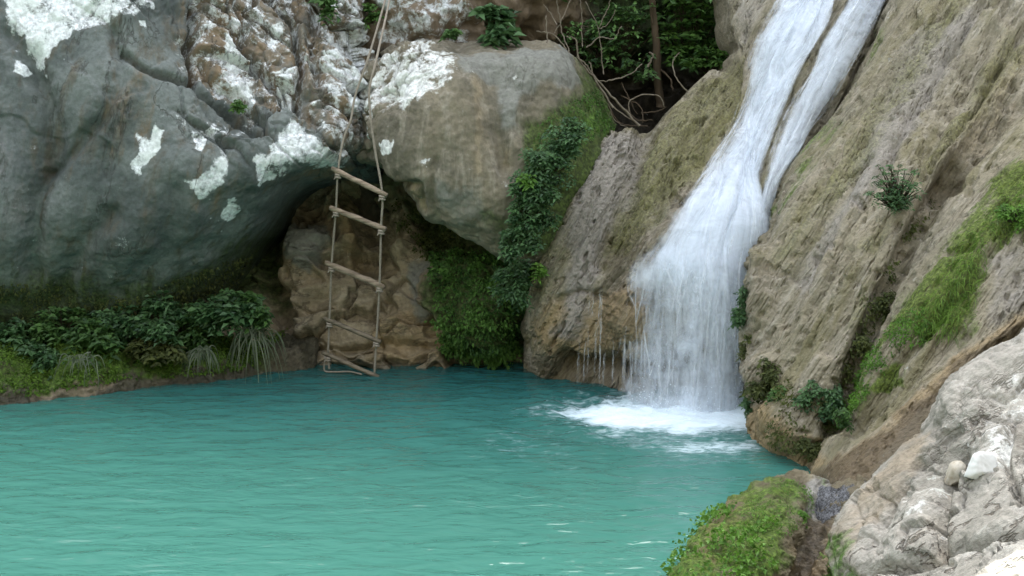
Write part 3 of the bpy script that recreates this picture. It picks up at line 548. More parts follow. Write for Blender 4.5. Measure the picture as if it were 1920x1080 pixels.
# ---- hillside added behind the rocks, shaped to shade the pool and shut out sky, and the ground all round
def shading_hillside():
    arc = [(-14, 13.2), (-9, 14.0), (-5, 14.9), (-1, 15.6), (3, 15.8), (6, 15.0), (8, 12.5), (9.5, 9), (10.5, 5), (11, 2)]
    hts = [9, 10, 11.4, 12.2, 12.3, 12.1, 10.5, 8.0, 6.5, 4]
    rows = []
    for f, dz in ((-1.0, 0), (-.3, .0), (0.0, 0), (.35, .2), (.7, .55), (1, 1.0), (1.1, 4), (1.15, 30)):
        rows.append([[x + (x / 12.) * dz * .8 * (dz > .9), y + dz, f if f < 0 else f * h] for (x, y), h in zip(arc, hts)])
    g = catmull_axis(np.array(rows, float), 90); g = catmull_axis(g.transpose(1, 0, 2), 160).transpose(1, 0, 2)
    g = g + .5 * np.stack([fbm(g * .5, 4), fbm(g * .5 + 7, 4), .5 * fbm(g * .6 + 3, 4)], -1)
    o = mesh_obj('shading_hillside', g.reshape(-1, 3), None, grid_quads(90, 160), EARTH); tag(o, kind='structure')
shading_hillside()
def sky_block_slope():
    # unseen slope added behind the viewer so light comes mostly from above
    xs_ = np.linspace(-26, 26, 90); prof = [(1.2, -1.0), (-.5, -.2), (-2.5, .5), (-5, 2.6), (-7, 6.5), (-8.5, 10.5), (-11, 13.5), (-20, 16)]
    g = np.array([[[x, y + .012 * x * x, z] for x in xs_] for y, z in prof], float); g = catmull_axis(g, 60)
    g = g + .5 * np.stack([fbm(g * .5, 4), fbm(g * .5 + 7, 4), .6 * fbm(g * .6 + 3, 4)], -1) * smooth(.0, 1.5, g[..., 2])[..., None]
    o = mesh_obj('sky_block_slope', g.reshape(-1, 3), None, grid_quads(60, 90), EARTH); tag(o, kind='structure')
sky_block_slope()
o = mesh_obj('ground', [(-400, -400, -1.2), (400, -400, -1.2), (400, 400, -1.2), (-400, 400, -1.2)], None, [(0, 1, 2, 3)], EARTH); tag(o, kind='structure')

# ------------------------------------------------------------------ pool water
def pool():
    nx, ny = 520, 620
    ys = np.linspace(0, 1, ny) ** 1.0; Yv = 1.0 + 14.0 * ys; Xv = np.linspace(-9, 9, nx)
    g = np.stack(np.broadcast_arrays(Xv[None, :], Yv[:, None], 0.0 * Yv[:, None]), -1).copy()
    px, py = proj(g)
    base = np.array([0.9, 10.9, 0]); r = np.hypot(g[..., 0] - base[0], g[..., 1] - base[1])
    q = g * np.array([1.3, 3.4, 1]) + .35 * fbm(g * .8, 2)[..., None]
    h = .010 * fbm(q * 1.6, 3) + .006 * fbm(q * 4.2 + 9, 2)
    h = h + .012 * np.sin(r * 11 + 2.2 * fbm(g * .9, 2)) * np.exp(-r * .55) + .03 * fbm(g * 7, 3) * np.exp(-(r / .9) ** 2)
    g[..., 2] = h
    wx = px + 26 * fbm(g * np.array([1.5, 3, 1]) + 3, 4, .6); wy = py + 9 * fbm(g * np.array([1.5, 3, 1]) + 13, 4, .6)
    foam = np.zeros(px.shape)
    def f(st, fe, pts):
        nonlocal foam; foam = np.maximum(foam, st * smooth(-fe, fe, poly_sd(wx, wy * 1.0, pts)))
    f(1.2, 24, [(1040, 775), (1150, 752), (1410, 745), (1420, 805), (1300, 812), (1150, 808)])
    f(.72, 18, [(1200, 838), (1310, 824), (1420, 824), (1425, 852), (1300, 858)])
    f(.42, 30, [(930, 770), (1100, 725), (1420, 735), (1440, 880), (1250, 870), (1050, 812)])
    f(.22, 10, [(700, 870), (830, 866), (830, 882), (720, 884)])
    f(.28, 20, [(880, 800), (1080, 790), (1100, 900), (900, 850)])
    k = NT('turquoise_pool_water')
    P = k.pos((1.0, 2.6, 1)); n1 = k.noise(P, 2.2, 3, .5, .5); n2 = k.math('MULTIPLY', k.noise(P, 6.5, 3, .55, .4), k.ramp(k.noise(k.pos((1, 1.6, 1)), .7, 3), .35, .7))
    PF = k.pos((1.0, 2.2, 1)); nf = k.noise(PF, 9, 7, .7, .6)
    a = k.attr('foam')
    ff = k.ramp(k.math('ADD', a.outputs['Fac'], k.math('MULTIPLY', k.math('SUBTRACT', nf, .5), 1.5)), .28, 1.1)
    sx = k.n('ShaderNodeSeparateXYZ'); k.link(k.pos(), sx.inputs[0]); back_shade = k.math('ADD', k.math('ADD', sx.outputs[1], k.math('MULTIPLY', sx.outputs[0], .25)), k.math('MULTIPLY', k.noise(k.pos(), .5, 3), 1.6))
    deep = k.mix(k.ramp(back_shade, 8.0, 13.0), (.062, .205, .158), (.020, .098, .094))  # far water darker: cliff shade and reflection put into its colour
    col = k.mix(ff, deep, (.66, .78, .84))
    bs = k.n('ShaderNodeBsdfPrincipled'); k.link(col, bs.inputs['Base Color']); bs.inputs['IOR'].default_value = 1.33
    k.put(bs.inputs['Roughness'], k.math('ADD', .05, k.math('MULTIPLY', ff, .6)))
    hh = k.math('ADD', n1, k.math('MULTIPLY', n2, .45))
    bp = k.n('ShaderNodeBump'); bp.inputs['Strength'].default_value = .6; bp.inputs['Distance'].default_value = .055
    k.link(hh, bp.inputs['Height']); k.link(bp.outputs[0], bs.inputs['Normal']); k.link(bs.outputs[0], k.out.inputs['Surface'])
    o = mesh_obj('pool_water', g.reshape(-1, 3), None, grid_quads(ny, nx), k.m)
    attr_f(o, 'foam', foam); tag(o, kind='structure')
pool()

# ------------------------------------------------------------------ waterfall
def fall_mat(name, sc, lo, hi, col=(.87, .93, 1.0)):
    k = NT(name)
    uv = k.n('ShaderNodeUVMap'); uv.uv_map = 'UVMap'; mp = k.n('ShaderNodeMapping'); mp.inputs['Scale'].default_value = sc; k.link(uv.outputs[0], mp.inputs[0])
    n = k.noise(mp.outputs[0], 1.0, 6, .62, .7); n2 = k.noise(mp.outputs[0], .35, 3, .5, .4)
    d = k.attr('flow')
    mt = k.n('ShaderNodeMapping'); mt.inputs['Scale'].default_value = (sc[0] * .35, sc[1] * 2.6, 1); k.link(uv.outputs[0], mt.inputs[0]); n3 = k.noise(mt.outputs[0], 1.0, 5, .65, 1.2)
    f = k.math('ADD', d.outputs['Fac'], k.math('MULTIPLY', k.math('SUBTRACT', k.math('ADD', k.math('MULTIPLY', n, .5), k.math('ADD', k.math('MULTIPLY', n2, .2), k.math('MULTIPLY', n3, .3))), .5), 2.8))
    al = k.math('MULTIPLY', k.ramp(f, lo, hi), k.ramp(d.outputs['Fac'], 0.0, .2))
    df = k.n('ShaderNodeBsdfPrincipled'); df.inputs['Base Color'].default_value = (*col, 1); df.inputs['Roughness'].default_value = .45; df.inputs['Specular IOR Level'].default_value = .4
    tr = k.n('ShaderNodeBsdfTranslucent'); tr.inputs['Color'].default_value = (*col, 1)
    bp = k.n('ShaderNodeBump'); bp.inputs['Strength'].default_value = .35; bp.inputs['Distance'].default_value = .02; k.link(n, bp.inputs['Height']); k.link(bp.outputs[0], df.inputs['Normal'])
    m1 = k.n('ShaderNodeMixShader'); m1.inputs[0].default_value = .45; k.link(df.outputs[0], m1.inputs[1]); k.link(tr.outputs[0], m1.inputs[2])
    tp = k.n('ShaderNodeBsdfTransparent'); m2 = k.n('ShaderNodeMixShader'); k.link(al, m2.inputs[0]); k.link(tp.outputs[0], m2.inputs[1]); k.link(m1.outputs[0], m2.inputs[2])
    k.link(m2.outputs[0], k.out.inputs['Surface']); return k.m
SHEET = fall_mat('falling_water', (13, 1.8, 1), .10, 1.2)
STRAND = fall_mat('water_strand', (2.0, 2.6, 1), .0, 1.3, (.90, .94, .98))
MIST = fall_mat('fall_mist', (3.0, 3.0, 1), .0, 2.2, (.90, .94, .98))
ML = [(-120, 1535), (0, 1478), (90, 1432), (190, 1392), (280, 1350), (350, 1300), (420, 1240), (490, 1182), (560, 1158), (650, 1148), (790, 1142)]
MR = [(-120, 1640), (0, 1568), (120, 1512), (220, 1472), (300, 1442), (350, 1432), (400, 1442), (470, 1434), (560, 1412), (640, 1400), (790, 1402)]
SL = [(-120, 1645), (0, 1588), (100, 1536), (190, 1484), (250, 1458), (330, 1434), (380, 1422), (440, 1412)]
SR = [(-120, 1722), (0, 1656), (110, 1594), (210, 1536), (290, 1490), (350, 1452), (380, 1446), (440, 1440)]
def fx(tab, y):
    return np.interp(y, [t[0] for t in tab], [t[1] for t in tab])
LEDGE = 500
def flow_point(Lt, Rt, s, y, off):
    ledge = LEDGE - 40 * math.sin(s * 3.1)
    if y <= ledge:
        p, n = surf('travertine_chute', fx(Lt, y) * (1 - s) + fx(Rt, y) * s, y, 6); return p + n * off
    p, n = surf('travertine_chute', fx(Lt, ledge) * (1 - s) + fx(Rt, ledge) * s, ledge, 6); p = p + n * off
    # below the ledge the water falls freely: pick the fall height that matches this fraction of the drop
    f = (y - ledge) / (775 - ledge); z = p[2] * (1 - f) + -.03 * f; t = math.sqrt(max(0, (p[2] - z) * 2 / 9.8))
    sp = (s - .62) * .25
    return np.array([p[0] + sp * t - .05 * t, p[1] - (.30 + .35 * (1 - abs(2 * s - 1))) * t, z])
wf = thing('waterfall', on_water(1290, 770), 'white waterfall sliding down the travertine and fanning out into the pool', 'waterfall')
def fall_sheet(name, Lt, Rt, y0, y1, ns, ny, off, dens, seed):
    ss = np.linspace(0, 1, ns); yy = np.linspace(y0, y1, ny)
    g = np.array([[flow_point(Lt, Rt, s, y, off) for s in ss] for y in yy])
    for _ in range(9):
        k = g.copy(); k[:, 1:-1] = (g[:, :-2] + g[:, 1:-1] + g[:, 2:]) / 3; g = k
        k = g.copy(); k[1:-1] = (g[:-2] + g[1:-1] + g[2:]) / 3; g = k
    length = np.concatenate([[0], np.cumsum(np.linalg.norm(np.diff(g[:, ns // 2], axis=0), axis=1))])
    wid = np.linalg.norm(g[:, -1] - g[:, 0], axis=1).mean()
    U, V = np.meshgrid(ss * wid, length); uv = np.stack([U + seed, V + seed * 3.3], -1)
    q = np.stack([U * 5, V * 1.6, U * 0 + seed], -1)
    n = np.cross(np.gradient(g, axis=1), np.gradient(g, axis=0)); n /= np.linalg.norm(n, axis=2)[..., None]
    if (n * (CAM - g)).sum(2).mean() < 0: n = -n
    g = g + n * (.022 * fbm(q * np.array([2.5, .7, 1]), 3, .6))[..., None]
    S, Yp = np.meshgrid(ss, yy)
    le = .10 + .26 * smooth(100, 220, Yp) * smooth(560, 430, Yp)
    D = dens(S, Yp) * smooth(0, 1, np.clip(S / le, 0, 1)) * smooth(1, .90, S) * (smooth(y1, y1 - 70, Yp) if y1 < 600 else 1)
    o = mesh_obj(name, g.reshape(-1, 3), None, grid_quads(ny, ns), SHEET, wf)
    attr_f(o, 'flow', D); attr_uv(o, uv.reshape(-1, 2)); return o
def dm(S, Y):
    core = smooth(.05, .55, S)
    a = .62 - .35 * smooth(120, 250, Y) * smooth(330, 240, Y) * (1 - core) + .18 * smooth(300, 420, Y) * core + .05 * core
    low = smooth(480, 600, Y); lo2 = .36 + .22 * np.exp(-((S - .66) / .20) ** 2) + .14 * np.exp(-((S - .42) / .06) ** 2) - .16 * smooth(.20, .05, S) + .05 * np.exp(-((S - .2) / .05) ** 2) + .12 * smooth(690, 770, Y)
    return a * (1 - low) + lo2 * low
def dm2(S, Y): return np.clip(dm(S, Y) - .12, 0, 1)
for off, sd0, dd in ((.05, 0.0, .04), (.085, 7.7, 0), (.12, 13.1, -.06), (.17, 21.7, -.14)):
    fall_sheet('stream', ML, MR, -120, 776, 60, 150, off, lambda S, Y, dd=dd: np.clip(dm(S, Y) + dd, 0, 1), sd0)
for off, sd0, dd in ((.045, 3.1, .72), (.075, 5.9, .6), (.105, 9.3, .48)):
    fall_sheet('side_stream', SL, SR, -120, 440, 26, 80, off, lambda S, Y, dd=dd: dd + 0 * S, sd0)
def strands(name, Lt, Rt, count, yr, lr, wr, sr, offr, part_kind='stuff'):
    V, Q, UV, D = [], [], [], []; n0 = 0
    for i in range(count):
        s = random.uniform(*sr); y0 = random.uniform(*yr); y1 = min(y0 + random.uniform(*lr), 782); off = random.uniform(*offr)
        m = max(6, int((y1 - y0) / 14)); w = random.uniform(*wr); ds = random.gauss(0, .03)
        pts = np.array([flow_point(Lt, Rt, min(1, max(0, s + ds * t)), y0 + (y1 - y0) * t, off) for t in np.linspace(0, 1, m)])
        for _ in range(4): pts[1:-1] = (pts[:-2] + pts[1:-1] + pts[2:]) / 3
        tg = np.gradient(pts, axis=0); vd = CAM - pts; sd_ = np.cross(tg, vd); sd_ /= np.linalg.norm(sd_, axis=1)[:, None] + 1e-9
        tt = np.linspace(0, 1, m); ww = w * (.35 + .65 * np.sin(np.pi * tt) ** .5)
        V.append(np.stack([pts - sd_ * ww[:, None] / 2, pts + np.array([0, -.25, .1]) * ww[:, None], pts + sd_ * ww[:, None] / 2], 1).reshape(-1, 3))
        Q.append(grid_quads(m, 3, n0)); n0 += m * 3
        ln = np.concatenate([[0], np.cumsum(np.linalg.norm(np.diff(pts, axis=0), axis=1))]); u0 = random.uniform(0, 99)
        UV.append(np.stack([np.stack([np.full(m, u0), ln + u0], 1), np.stack([np.full(m, u0 + w * 6), ln + u0], 1), np.stack([np.full(m, u0 + w * 12), ln + u0], 1)], 1).reshape(-1, 2))
        env = np.sin(np.pi * tt) ** .8 * random.uniform(.3, .65); D.append(np.stack([env * 0, env, env * 0], 1).ravel())
    o = mesh_obj(name, np.concatenate(V), None, np.concatenate(Q), STRAND, wf); attr_f(o, 'flow', np.concatenate(D)); attr_uv(o, np.concatenate(UV)); tag(o, kind=part_kind)
strands('upper_strands', ML, MR, 130, (-110, 260), (100, 260), (.008, .045), (.03, .97), (.05, .14))
strands('side_strands', SL, SR, 60, (-110, 260), (60, 150), (.015, .05), (.05, .95), (.05, .12))
strands('ledge_strands', ML, MR, 110, (300, 470), (80, 240), (.012, .05), (.3, .97), (.04, .20))
strands('curtain_strands', ML, MR, 200, (430, 640), (90, 340), (.006, .04), (.05, .98), (.03, .2))
def thin_threads():
    V, Q, UV, D = [], [], [], []; n0 = 0
    for (x, y0, y1, Y) in [(1085, 640, 722, 11.55), (1098, 620, 722, 11.5), (1110, 600, 725, 11.4), (1127, 560, 725, 11.35), (1135, 660, 728, 11.3), (1150, 640, 735, 11.2), (1165, 620, 740, 11.15), (1180, 650, 745, 11.1), (1120, 540, 640, 11.4), (1105, 540, 600, 11.45), (1140, 570, 640, 11.3)] * 2:
        x += random.uniform(-6, 6); a = at(x + 4, y0, Y); b = at(x, y1, Y); m = 10
        pts = a + (b - a) * np.linspace(0, 1, m)[:, None] + np.random.default_rng(int(x)).normal(size=(m, 3)) * .004
        w = random.uniform(.012, .03); e = np.array([w / 2, 0, 0]); V.append(np.stack([pts - e, pts + np.array([0, -w * .3, 0]), pts + e], 1).reshape(-1, 3)); Q.append(grid_quads(m, 3, n0)); n0 += m * 3
        tt = np.linspace(0, 1, m); env = np.sin(np.pi * (.15 + .8 * tt)) * .55; D.append(np.stack([env * 0, env, env * 0], 1).ravel())
        UV.append(np.stack([np.stack([np.full(m, x + k_ * .2), tt + x], 1) for k_ in range(3)], 1).reshape(-1, 2))
    o = mesh_obj('trickle_threads', np.concatenate(V), None, np.concatenate(Q), STRAND, wf); attr_f(o, 'flow', np.concatenate(D)); attr_uv(o, np.concatenate(UV)); tag(o, kind='stuff')
thin_threads()
def mist():
    # soft spray hanging over the plunge: curved veils standing on the water
    for i, (y, h, x0, x1, dd) in enumerate([(768, .45, 1130, 1415, .34), (778, .34, 1090, 1415, .34), (790, .22, 1060, 1420, .36), (800, .14, 1120, 1420, .34)]):
        xs_ = np.linspace(x0, x1, 40); b = np.array([on_water(x, y + 8 * math.sin(x * .03 + i)) for x in xs_]); t = np.linspace(0, 1, 14)
        hh = h * (.6 + .5 * fbm(np.stack([xs_ * .02, xs_ * 0 + i, xs_ * 0], -1), 2))
        g = b[None] + np.stack([0 * t[:, None] * hh, .10 * np.sin(t * 2)[:, None] + 0 * hh, t[:, None] * hh], -1)
        o = mesh_obj('mist', g.reshape(-1, 3), None, grid_quads(14, 40), MIST, wf)
        u = np.linspace(0, 1, 40); D = dd * (np.sin(np.pi * u)[None] ** .7) * (1 - t[:, None]) ** 1.2 * smooth(-.02, .12, t)[:, None] * 1.6
        attr_f(o, 'flow', D); attr_uv(o, np.stack(np.broadcast_arrays(u[None] * 3 + i * 5, t[:, None]), -1).reshape(-1, 2)); tag(o, kind='stuff')
mist()
def droplets():
    ico = np.array([(0, 0, 1), (.9, 0, -.4), (-.45, .78, -.4), (-.45, -.78, -.4)]); tri = np.array([(0, 1, 2), (0, 2, 3), (0, 3, 1), (1, 3, 2)])
    V, T = [], []; n = 0
    for i in range(500):
        s = random.random(); b = on_water(1160 + 250 * s, 772); r = random.uniform(.002, .006); z = abs(random.gauss(0, .13))
        c = np.array([b[0] + random.gauss(0, .08), b[1] - random.uniform(-.1, .35), z]); V.append(c + ico * r); T.append(tri + n); n += 4
    o = mesh_obj('spray', np.concatenate(V), np.concatenate(T), None, plain_mat('water_spray', (.8, .86, .92), (.85, .9, .95), 5, .3), wf); tag(o, kind='stuff')
droplets()

# ------------------------------------------------------------------ plants
def leaves(base, dirs, nrm, L, W, fold=.25, droop=.0):
    base = np.asarray(base); n = len(base)
    L = np.broadcast_to(L, (n,))[:, None]; W = np.broadcast_to(W, (n,))[:, None]
    d = dirs / (np.linalg.norm(dirs, axis=1)[:, None] + 1e-9)
    s = np.cross(d, nrm); s /= np.linalg.norm(s, axis=1)[:, None] + 1e-9; u = np.cross(s, d)
    m = base + d * L * .45; tip = base + d * L - np.array([0, 0, 1]) * L * droop
    V = np.stack([base, m + s * W / 2 + u * W * fold, tip, m - s * W / 2 + u * W * fold], 1).reshape(-1, 3)
    k = np.arange(n)[:, None] * 4
    return V, np.concatenate([k + np.array([[0, 1, 2]]), k + np.array([[0, 2, 3]])])
def unit(n, rng=RNG):
    v = rng.normal(size=(n, 3)); return v / np.linalg.norm(v, axis=1)[:, None]
LEAF_DARK = leaf_mat('dark_glossy_leaves', (.016, .05, .02), (.115, .225, .085), .4)
LEAF_MID = leaf_mat('green_leaves', (.022, .06, .02), (.10, .20, .05), .5)
LEAF_FERN = leaf_mat('fern_green', (.014, .05, .010), (.115, .235, .045), .6)
LEAF_MOSS = leaf_mat('bank_moss', (.035, .085, .010), (.15, .26, .035), .6)
LEAF_OLIVE = leaf_mat('olive_leaves', (.03, .045, .012), (.11, .13, .035), .6)
LEAF_BRIGHT = leaf_mat('bright_clover_leaves', (.035, .095, .012), (.14, .29, .04), .5)
GRASS = leaf_mat('grass_blades', (.05, .11, .014), (.19, .32, .05), .6)
SEDGE = leaf_mat('pale_sedge_blades', (.055, .075, .045), (.16, .19, .12), .6)
STEM = plain_mat('plant_stem', (.06, .045, .025), (.035, .03, .018), 20)
TWIG = plain_mat('pale_dry_twig', (.19, .165, .12), (.11, .09, .065), 25)
BARK = plain_mat('brown_bark', (.085, .06, .035), (.05, .037, .022), 25, stretch=(1, 1, .2))

def shrub(label, centre, rx, rz, twigs, leaf=.06, mat=LEAF_DARK, name='shrub', cat='shrub', group=None, ry=None, down=.25, hang=0.0, leaflets=9, side=(0, 0)):
    """a leafy shrub: twigs that fan out of a foot, with paired leaflets along each of them"""
    c = np.asarray(centre, float); ry = ry or rx * .7
    foot = c + np.array([0, .10, -rz * .8]) if hang == 0 else c + np.array([0, .12, rz])
    root = thing(name, foot, label, cat, group)
    st = Bag(); B, Dr, N, T = [], [], [], []
    nl = max(4, twigs // 9); lobes = [(np.array([v[0] * rx, -abs(v[1]) * ry + .1 * ry, v[2] * rz]) * random.uniform(.35, 1.0), random.uniform(.22, .48)) for v in unit(nl)]
    for i in range(twigs):
        lo, lr = random.choice(lobes); u = unit(1)[0]; end = c + lo + np.array([u[0] * rx, u[1] * ry, u[2] * rz * .8]) * lr * random.uniform(.4, 1.1) + np.array([side[0], 0, side[1]]) * random.random()
        mid = (foot + end) / 2 + np.array([0, -.05, .12 * rz]) + unit(1)[0] * .04
        t = np.linspace(0, 1, 7)[:, None]; path = foot * (1 - t) ** 2 + 2 * mid * t * (1 - t) + end * t ** 2
        st.add(*tube(path, np.linspace(.007, .002, 7), 3))
        ax = path[-1] - path[-3]; ax /= np.linalg.norm(ax); ax = ax * .6 + np.array([random.uniform(-.6, .6), -.35, -down + random.uniform(-.25, .25)]); ax /= np.linalg.norm(ax)
        sd_ = np.cross(ax, (0, 0, 1)); sd_ /= np.linalg.norm(sd_) + 1e-9; tint = random.random()
        for k in range(leaflets):
            f = k / max(1, leaflets - 1); b = path[-1] + ax * leaf * 1.9 * (f - .6) * (leaflets / 6.) - np.array([0, 0, 1]) * f * f * leaf * .6
            sg = (-1) ** k; B.append(b); Dr.append(sd_ * sg * .9 + ax * .5 + RNG.normal(size=3) * .25 + np.array([0, -.1, -.15])); N.append(np.array([0, -.35, 1]) + RNG.normal(size=3) * .35); T.append(np.clip(tint * .75 + random.random() * .35, 0, 1))
    ls = leaf * RNG.uniform(.6, 1.25, len(B)); V, Tr = leaves(np.array(B), np.array(Dr), np.array(N), ls, ls * .55, droop=.15)
    st.build('stems', STEM, root); o = mesh_obj('foliage', V, Tr, None, mat, root, False); attr_f(o, 'tint', np.repeat(T, 4)); tag(o, kind='stuff')
    return root
def carpet(label, patch, poly, n, size, mat, name='moss', cat='moss', kind='stuff', up=.5, aspect=.6, droop=.2, outw=.02, thr=-.3):
    """small growth rooted all over a piece of rock: one mass nobody could count"""
    p, nr = pick(patch, poly, n)
    if not len(p): return
    cl = fbm(p * 5, 3); keep = cl > thr + .15 * RNG.normal(size=len(p)); p, nr, cl = p[keep], nr[keep], cl[keep]
    d = nr * up + unit(len(p)) * .8 + np.array([0, -.1, -droop * 1.5]); N = nr + unit(len(p)) * .5
    ls = size * RNG.uniform(.5, 1.3, len(p)); V, T = leaves(p + nr * (RNG.uniform(0, 1, (len(p), 1)) + np.clip(cl, 0, 1)[:, None] * 1.5) * outw, d, N, ls, ls * aspect, droop=droop)
    o = mesh_obj(name, V, T, None, mat, None, False); attr_f(o, 'tint', np.repeat(np.clip(.5 + cl * .7 + RNG.normal(size=len(p)) * .18, 0, 1), 4)); tag(o, label, cat, kind=kind); return o
def blades(label, roots, nrm, length, width, mat, name, cat, droop=1.0, group=None, kind=None, lean=(0, 0, 0)):
    """arching strap blades"""
    V, Q, T = [], [], []; n0 = 0; m = 7; t = np.linspace(0, 1, m)
    for p, n in zip(roots, nrm):
        L = length * random.uniform(.55, 1.15); d = n + unit(1)[0] * .75 + np.array(lean); d /= np.linalg.norm(d)
        path = p + d * L * t[:, None] * (1 - .35 * t[:, None]) + np.array([0, 0, -1]) * (droop * L * t ** 2)[:, None]
        tg = np.gradient(path, axis=0); s = np.cross(tg, np.array([random.uniform(-.5, .5), -1, random.uniform(-.2, .6)])); s /= np.linalg.norm(s, axis=1)[:, None] + 1e-9
        w = width * random.uniform(.7, 1.2) * (1 - t ** 2.2 * .9)
        V.append(np.stack([path - s * w[:, None] / 2, path + s * w[:, None] / 2], 1).reshape(-1, 3)); Q.append(grid_quads(m, 2, n0)); n0 += 2 * m; T.append(np.full(2 * m, random.random()))
    if kind:
        o = mesh_obj(name, np.concatenate(V), None, np.concatenate(Q), mat); attr_f(o, 'tint', np.concatenate(T)); return tag(o, label, cat, kind=kind)
    root = thing(name, np.mean(roots, 0), label, cat, group)
    o = mesh_obj('blades', np.concatenate(V), None, np.concatenate(Q), mat, root); attr_f(o, 'tint', np.concatenate(T)); tag(o, kind='stuff'); return root

# shrubs on the left bank, from the left edge towards the ladder
SG = 'leafy shrubs along the left bank'
for lab, c, rx, rz, tw, m, side in [
    ('dark leafy shrub at the far left edge of the bank', (25, 625, 11.5), .26, .20, 80, LEAF_DARK, (0, 0)),
    ('mid green leafy shrub on the left bank, second from the left edge', (115, 610, 11.6), .30, .24, 110, LEAF_MID, (.05, 0)),
    ('small lighter green shrub low on the left bank above the bare stones', (165, 628, 11.5), .20, .16, 60, LEAF_MID, (.1, -.05)),
    ('wide dark shrub on the left bank just left of its middle', (215, 595, 11.75), .30, .16, 90, LEAF_DARK, (0, 0)),
    ('fullest dark shrub in the middle of the left bank', (285, 592, 11.75), .32, .24, 130, LEAF_DARK, (.05, 0)),
    ('leafy shrub on the left bank right of the fullest one', (350, 600, 11.9), .26, .24, 100, LEAF_MID, (0, -.05)),
    ('tall dark shrub with layered leaves reaching highest on the left bank', (425, 575, 11.9), .28, .24, 120, LEAF_DARK, (-.06, .04)),
    ('upright shrub above the big drooping sedge tuft', (485, 580, 11.95), .20, .22, 80, LEAF_MID, (.03, 0)),
    ('sparse low shrub hanging over the moss in the middle of the bank', (300, 650, 11.6), .22, .13, 45, LEAF_OLIVE, (0, -.05)),
    ('low leafy shrub over the left end of the waterline', (75, 660, 11.35), .22, .14, 50, LEAF_DARK, (.05, -.08))]:
    shrub(lab, at(*c), rx, rz, int(tw * 1.4), .062 + .02 * random.random(), m, group=SG, side=side)
for lab, (x, y, Y), n, L, dr in [('biggest drooping sedge tuft at the right end of the left bank', (474, 622, 11.85), 70, .42, 1.15), ('smaller drooping sedge tuft left of the biggest one', (383, 660, 11.6), 40, .28, 1.0), ('thin drooping sedge tuft above the bare stones on the left bank', (148, 672, 11.15), 28, .26, 1.0)]:
    c = at(x, y, Y); blades(lab, c + RNG.normal(size=(n, 3)) * np.array([.05, .03, .02]), np.tile([0, -.35, .55], (n, 1)) + RNG.normal(size=(n, 3)) * np.array([.55, .1, .1]), L, .012, SEDGE, 'sedge_tuft', 'grass tuft', dr, 'drooping sedge tufts')
carpet('green moss and low growth covering the left bank', 'bank', [(-330, 600), (540, 620), (470, 692), (380, 702), (240, 712), (150, 726), (40, 740), (-330, 772)], 15000, .030, LEAF_MOSS, up=.7)
carpet('thin dark moss over the foot of the left cliff', 'cliff', [(-100, 530), (90, 530), (250, 560), (330, 520), (480, 470), (520, 620), (-100, 700)], 5000, .028, LEAF_OLIVE, up=.4)
# fern wall and climber in the middle
for lab, poly, n, s, m in [
    ('bright green fern curtain on the left of the wet wall under the boulder', [(815, 475), (900, 480), (900, 660), (835, 660), (825, 560)], 5000, .030, LEAF_FERN),
    ('dense green fern curtain in the middle of the wet wall under the boulder', [(900, 480), (960, 500), (960, 668), (900, 664)], 4200, .032, LEAF_FERN),
    ('fern curtain beside the foot of the grey travertine slab', [(960, 480), (1030, 460), (1005, 560), (1000, 650), (960, 668)], 2800, .032, LEAF_MID),
    ('thin dark moss under the left edge of the boulder', [(745, 385), (830, 400), (880, 470), (815, 490), (770, 470)], 1200, .04, LEAF_OLIVE)]:
    carpet(lab, 'cave_wall', poly, n, s, m, 'fern' if 'fern' in lab else 'moss', 'fern' if 'fern' in lab else 'moss', up=.9, droop=.3, aspect=.75, outw=.08)
for lab, c, rx, rz, tw, m in [
    ('topmost leafy clump of the climber beside the mossy side of the boulder', (1062, 262, 11.55), .17, .17, 150, LEAF_DARK),
    ('leafy clump of the climber below its topmost clump', (1022, 310, 11.45), .19, .16, 170, LEAF_DARK),
    ('climber clump with a bright green tip on its left', (1000, 355, 11.4), .17, .17, 170, LEAF_DARK),
    ('climber clump halfway down between boulder and travertine slab', (1000, 405, 11.4), .15, .16, 140, LEAF_DARK),
    ('climber clump over the lower right edge of the boulder', (975, 455, 11.45), .15, .15, 140, LEAF_DARK),
    ('lowest clump of the climber in front of the fern curtain', (965, 525, 11.65), .15, .22, 150, LEAF_DARK)]:
    shrub(lab, at(*c), rx * 1.25, rz * 1.1, int(tw * 1.3), .05, m, name='climbing_plant', cat='climber', group='clumps of the climber beside the boulder', down=.5, leaflets=7)
shrub('small bright yellow green sprig on the climber left side', at(985, 335, 11.25), .07, .06, 14, .05, LEAF_BRIGHT, 'leafy_sprig', 'sprig')
shrub('small bright sprig low on the edge of the grey slab', at(1012, 505, 11.6), .08, .08, 16, .05, LEAF_BRIGHT, 'leafy_sprig', 'sprig')
shrub('little green sprig at the upper left of the fern curtain', at(822, 500, 12.0), .10, .08, 16, .05, LEAF_FERN, 'leafy_sprig', 'sprig')
carpet('green moss on the right shoulder of the boulder', 'boulder', [(1010, 230), (1050, 205), (1100, 175), (1115, 165), (1150, 240), (1080, 280), (1000, 420), (985, 340)], 2000, .026, LEAF_FERN, up=.5, outw=.02)
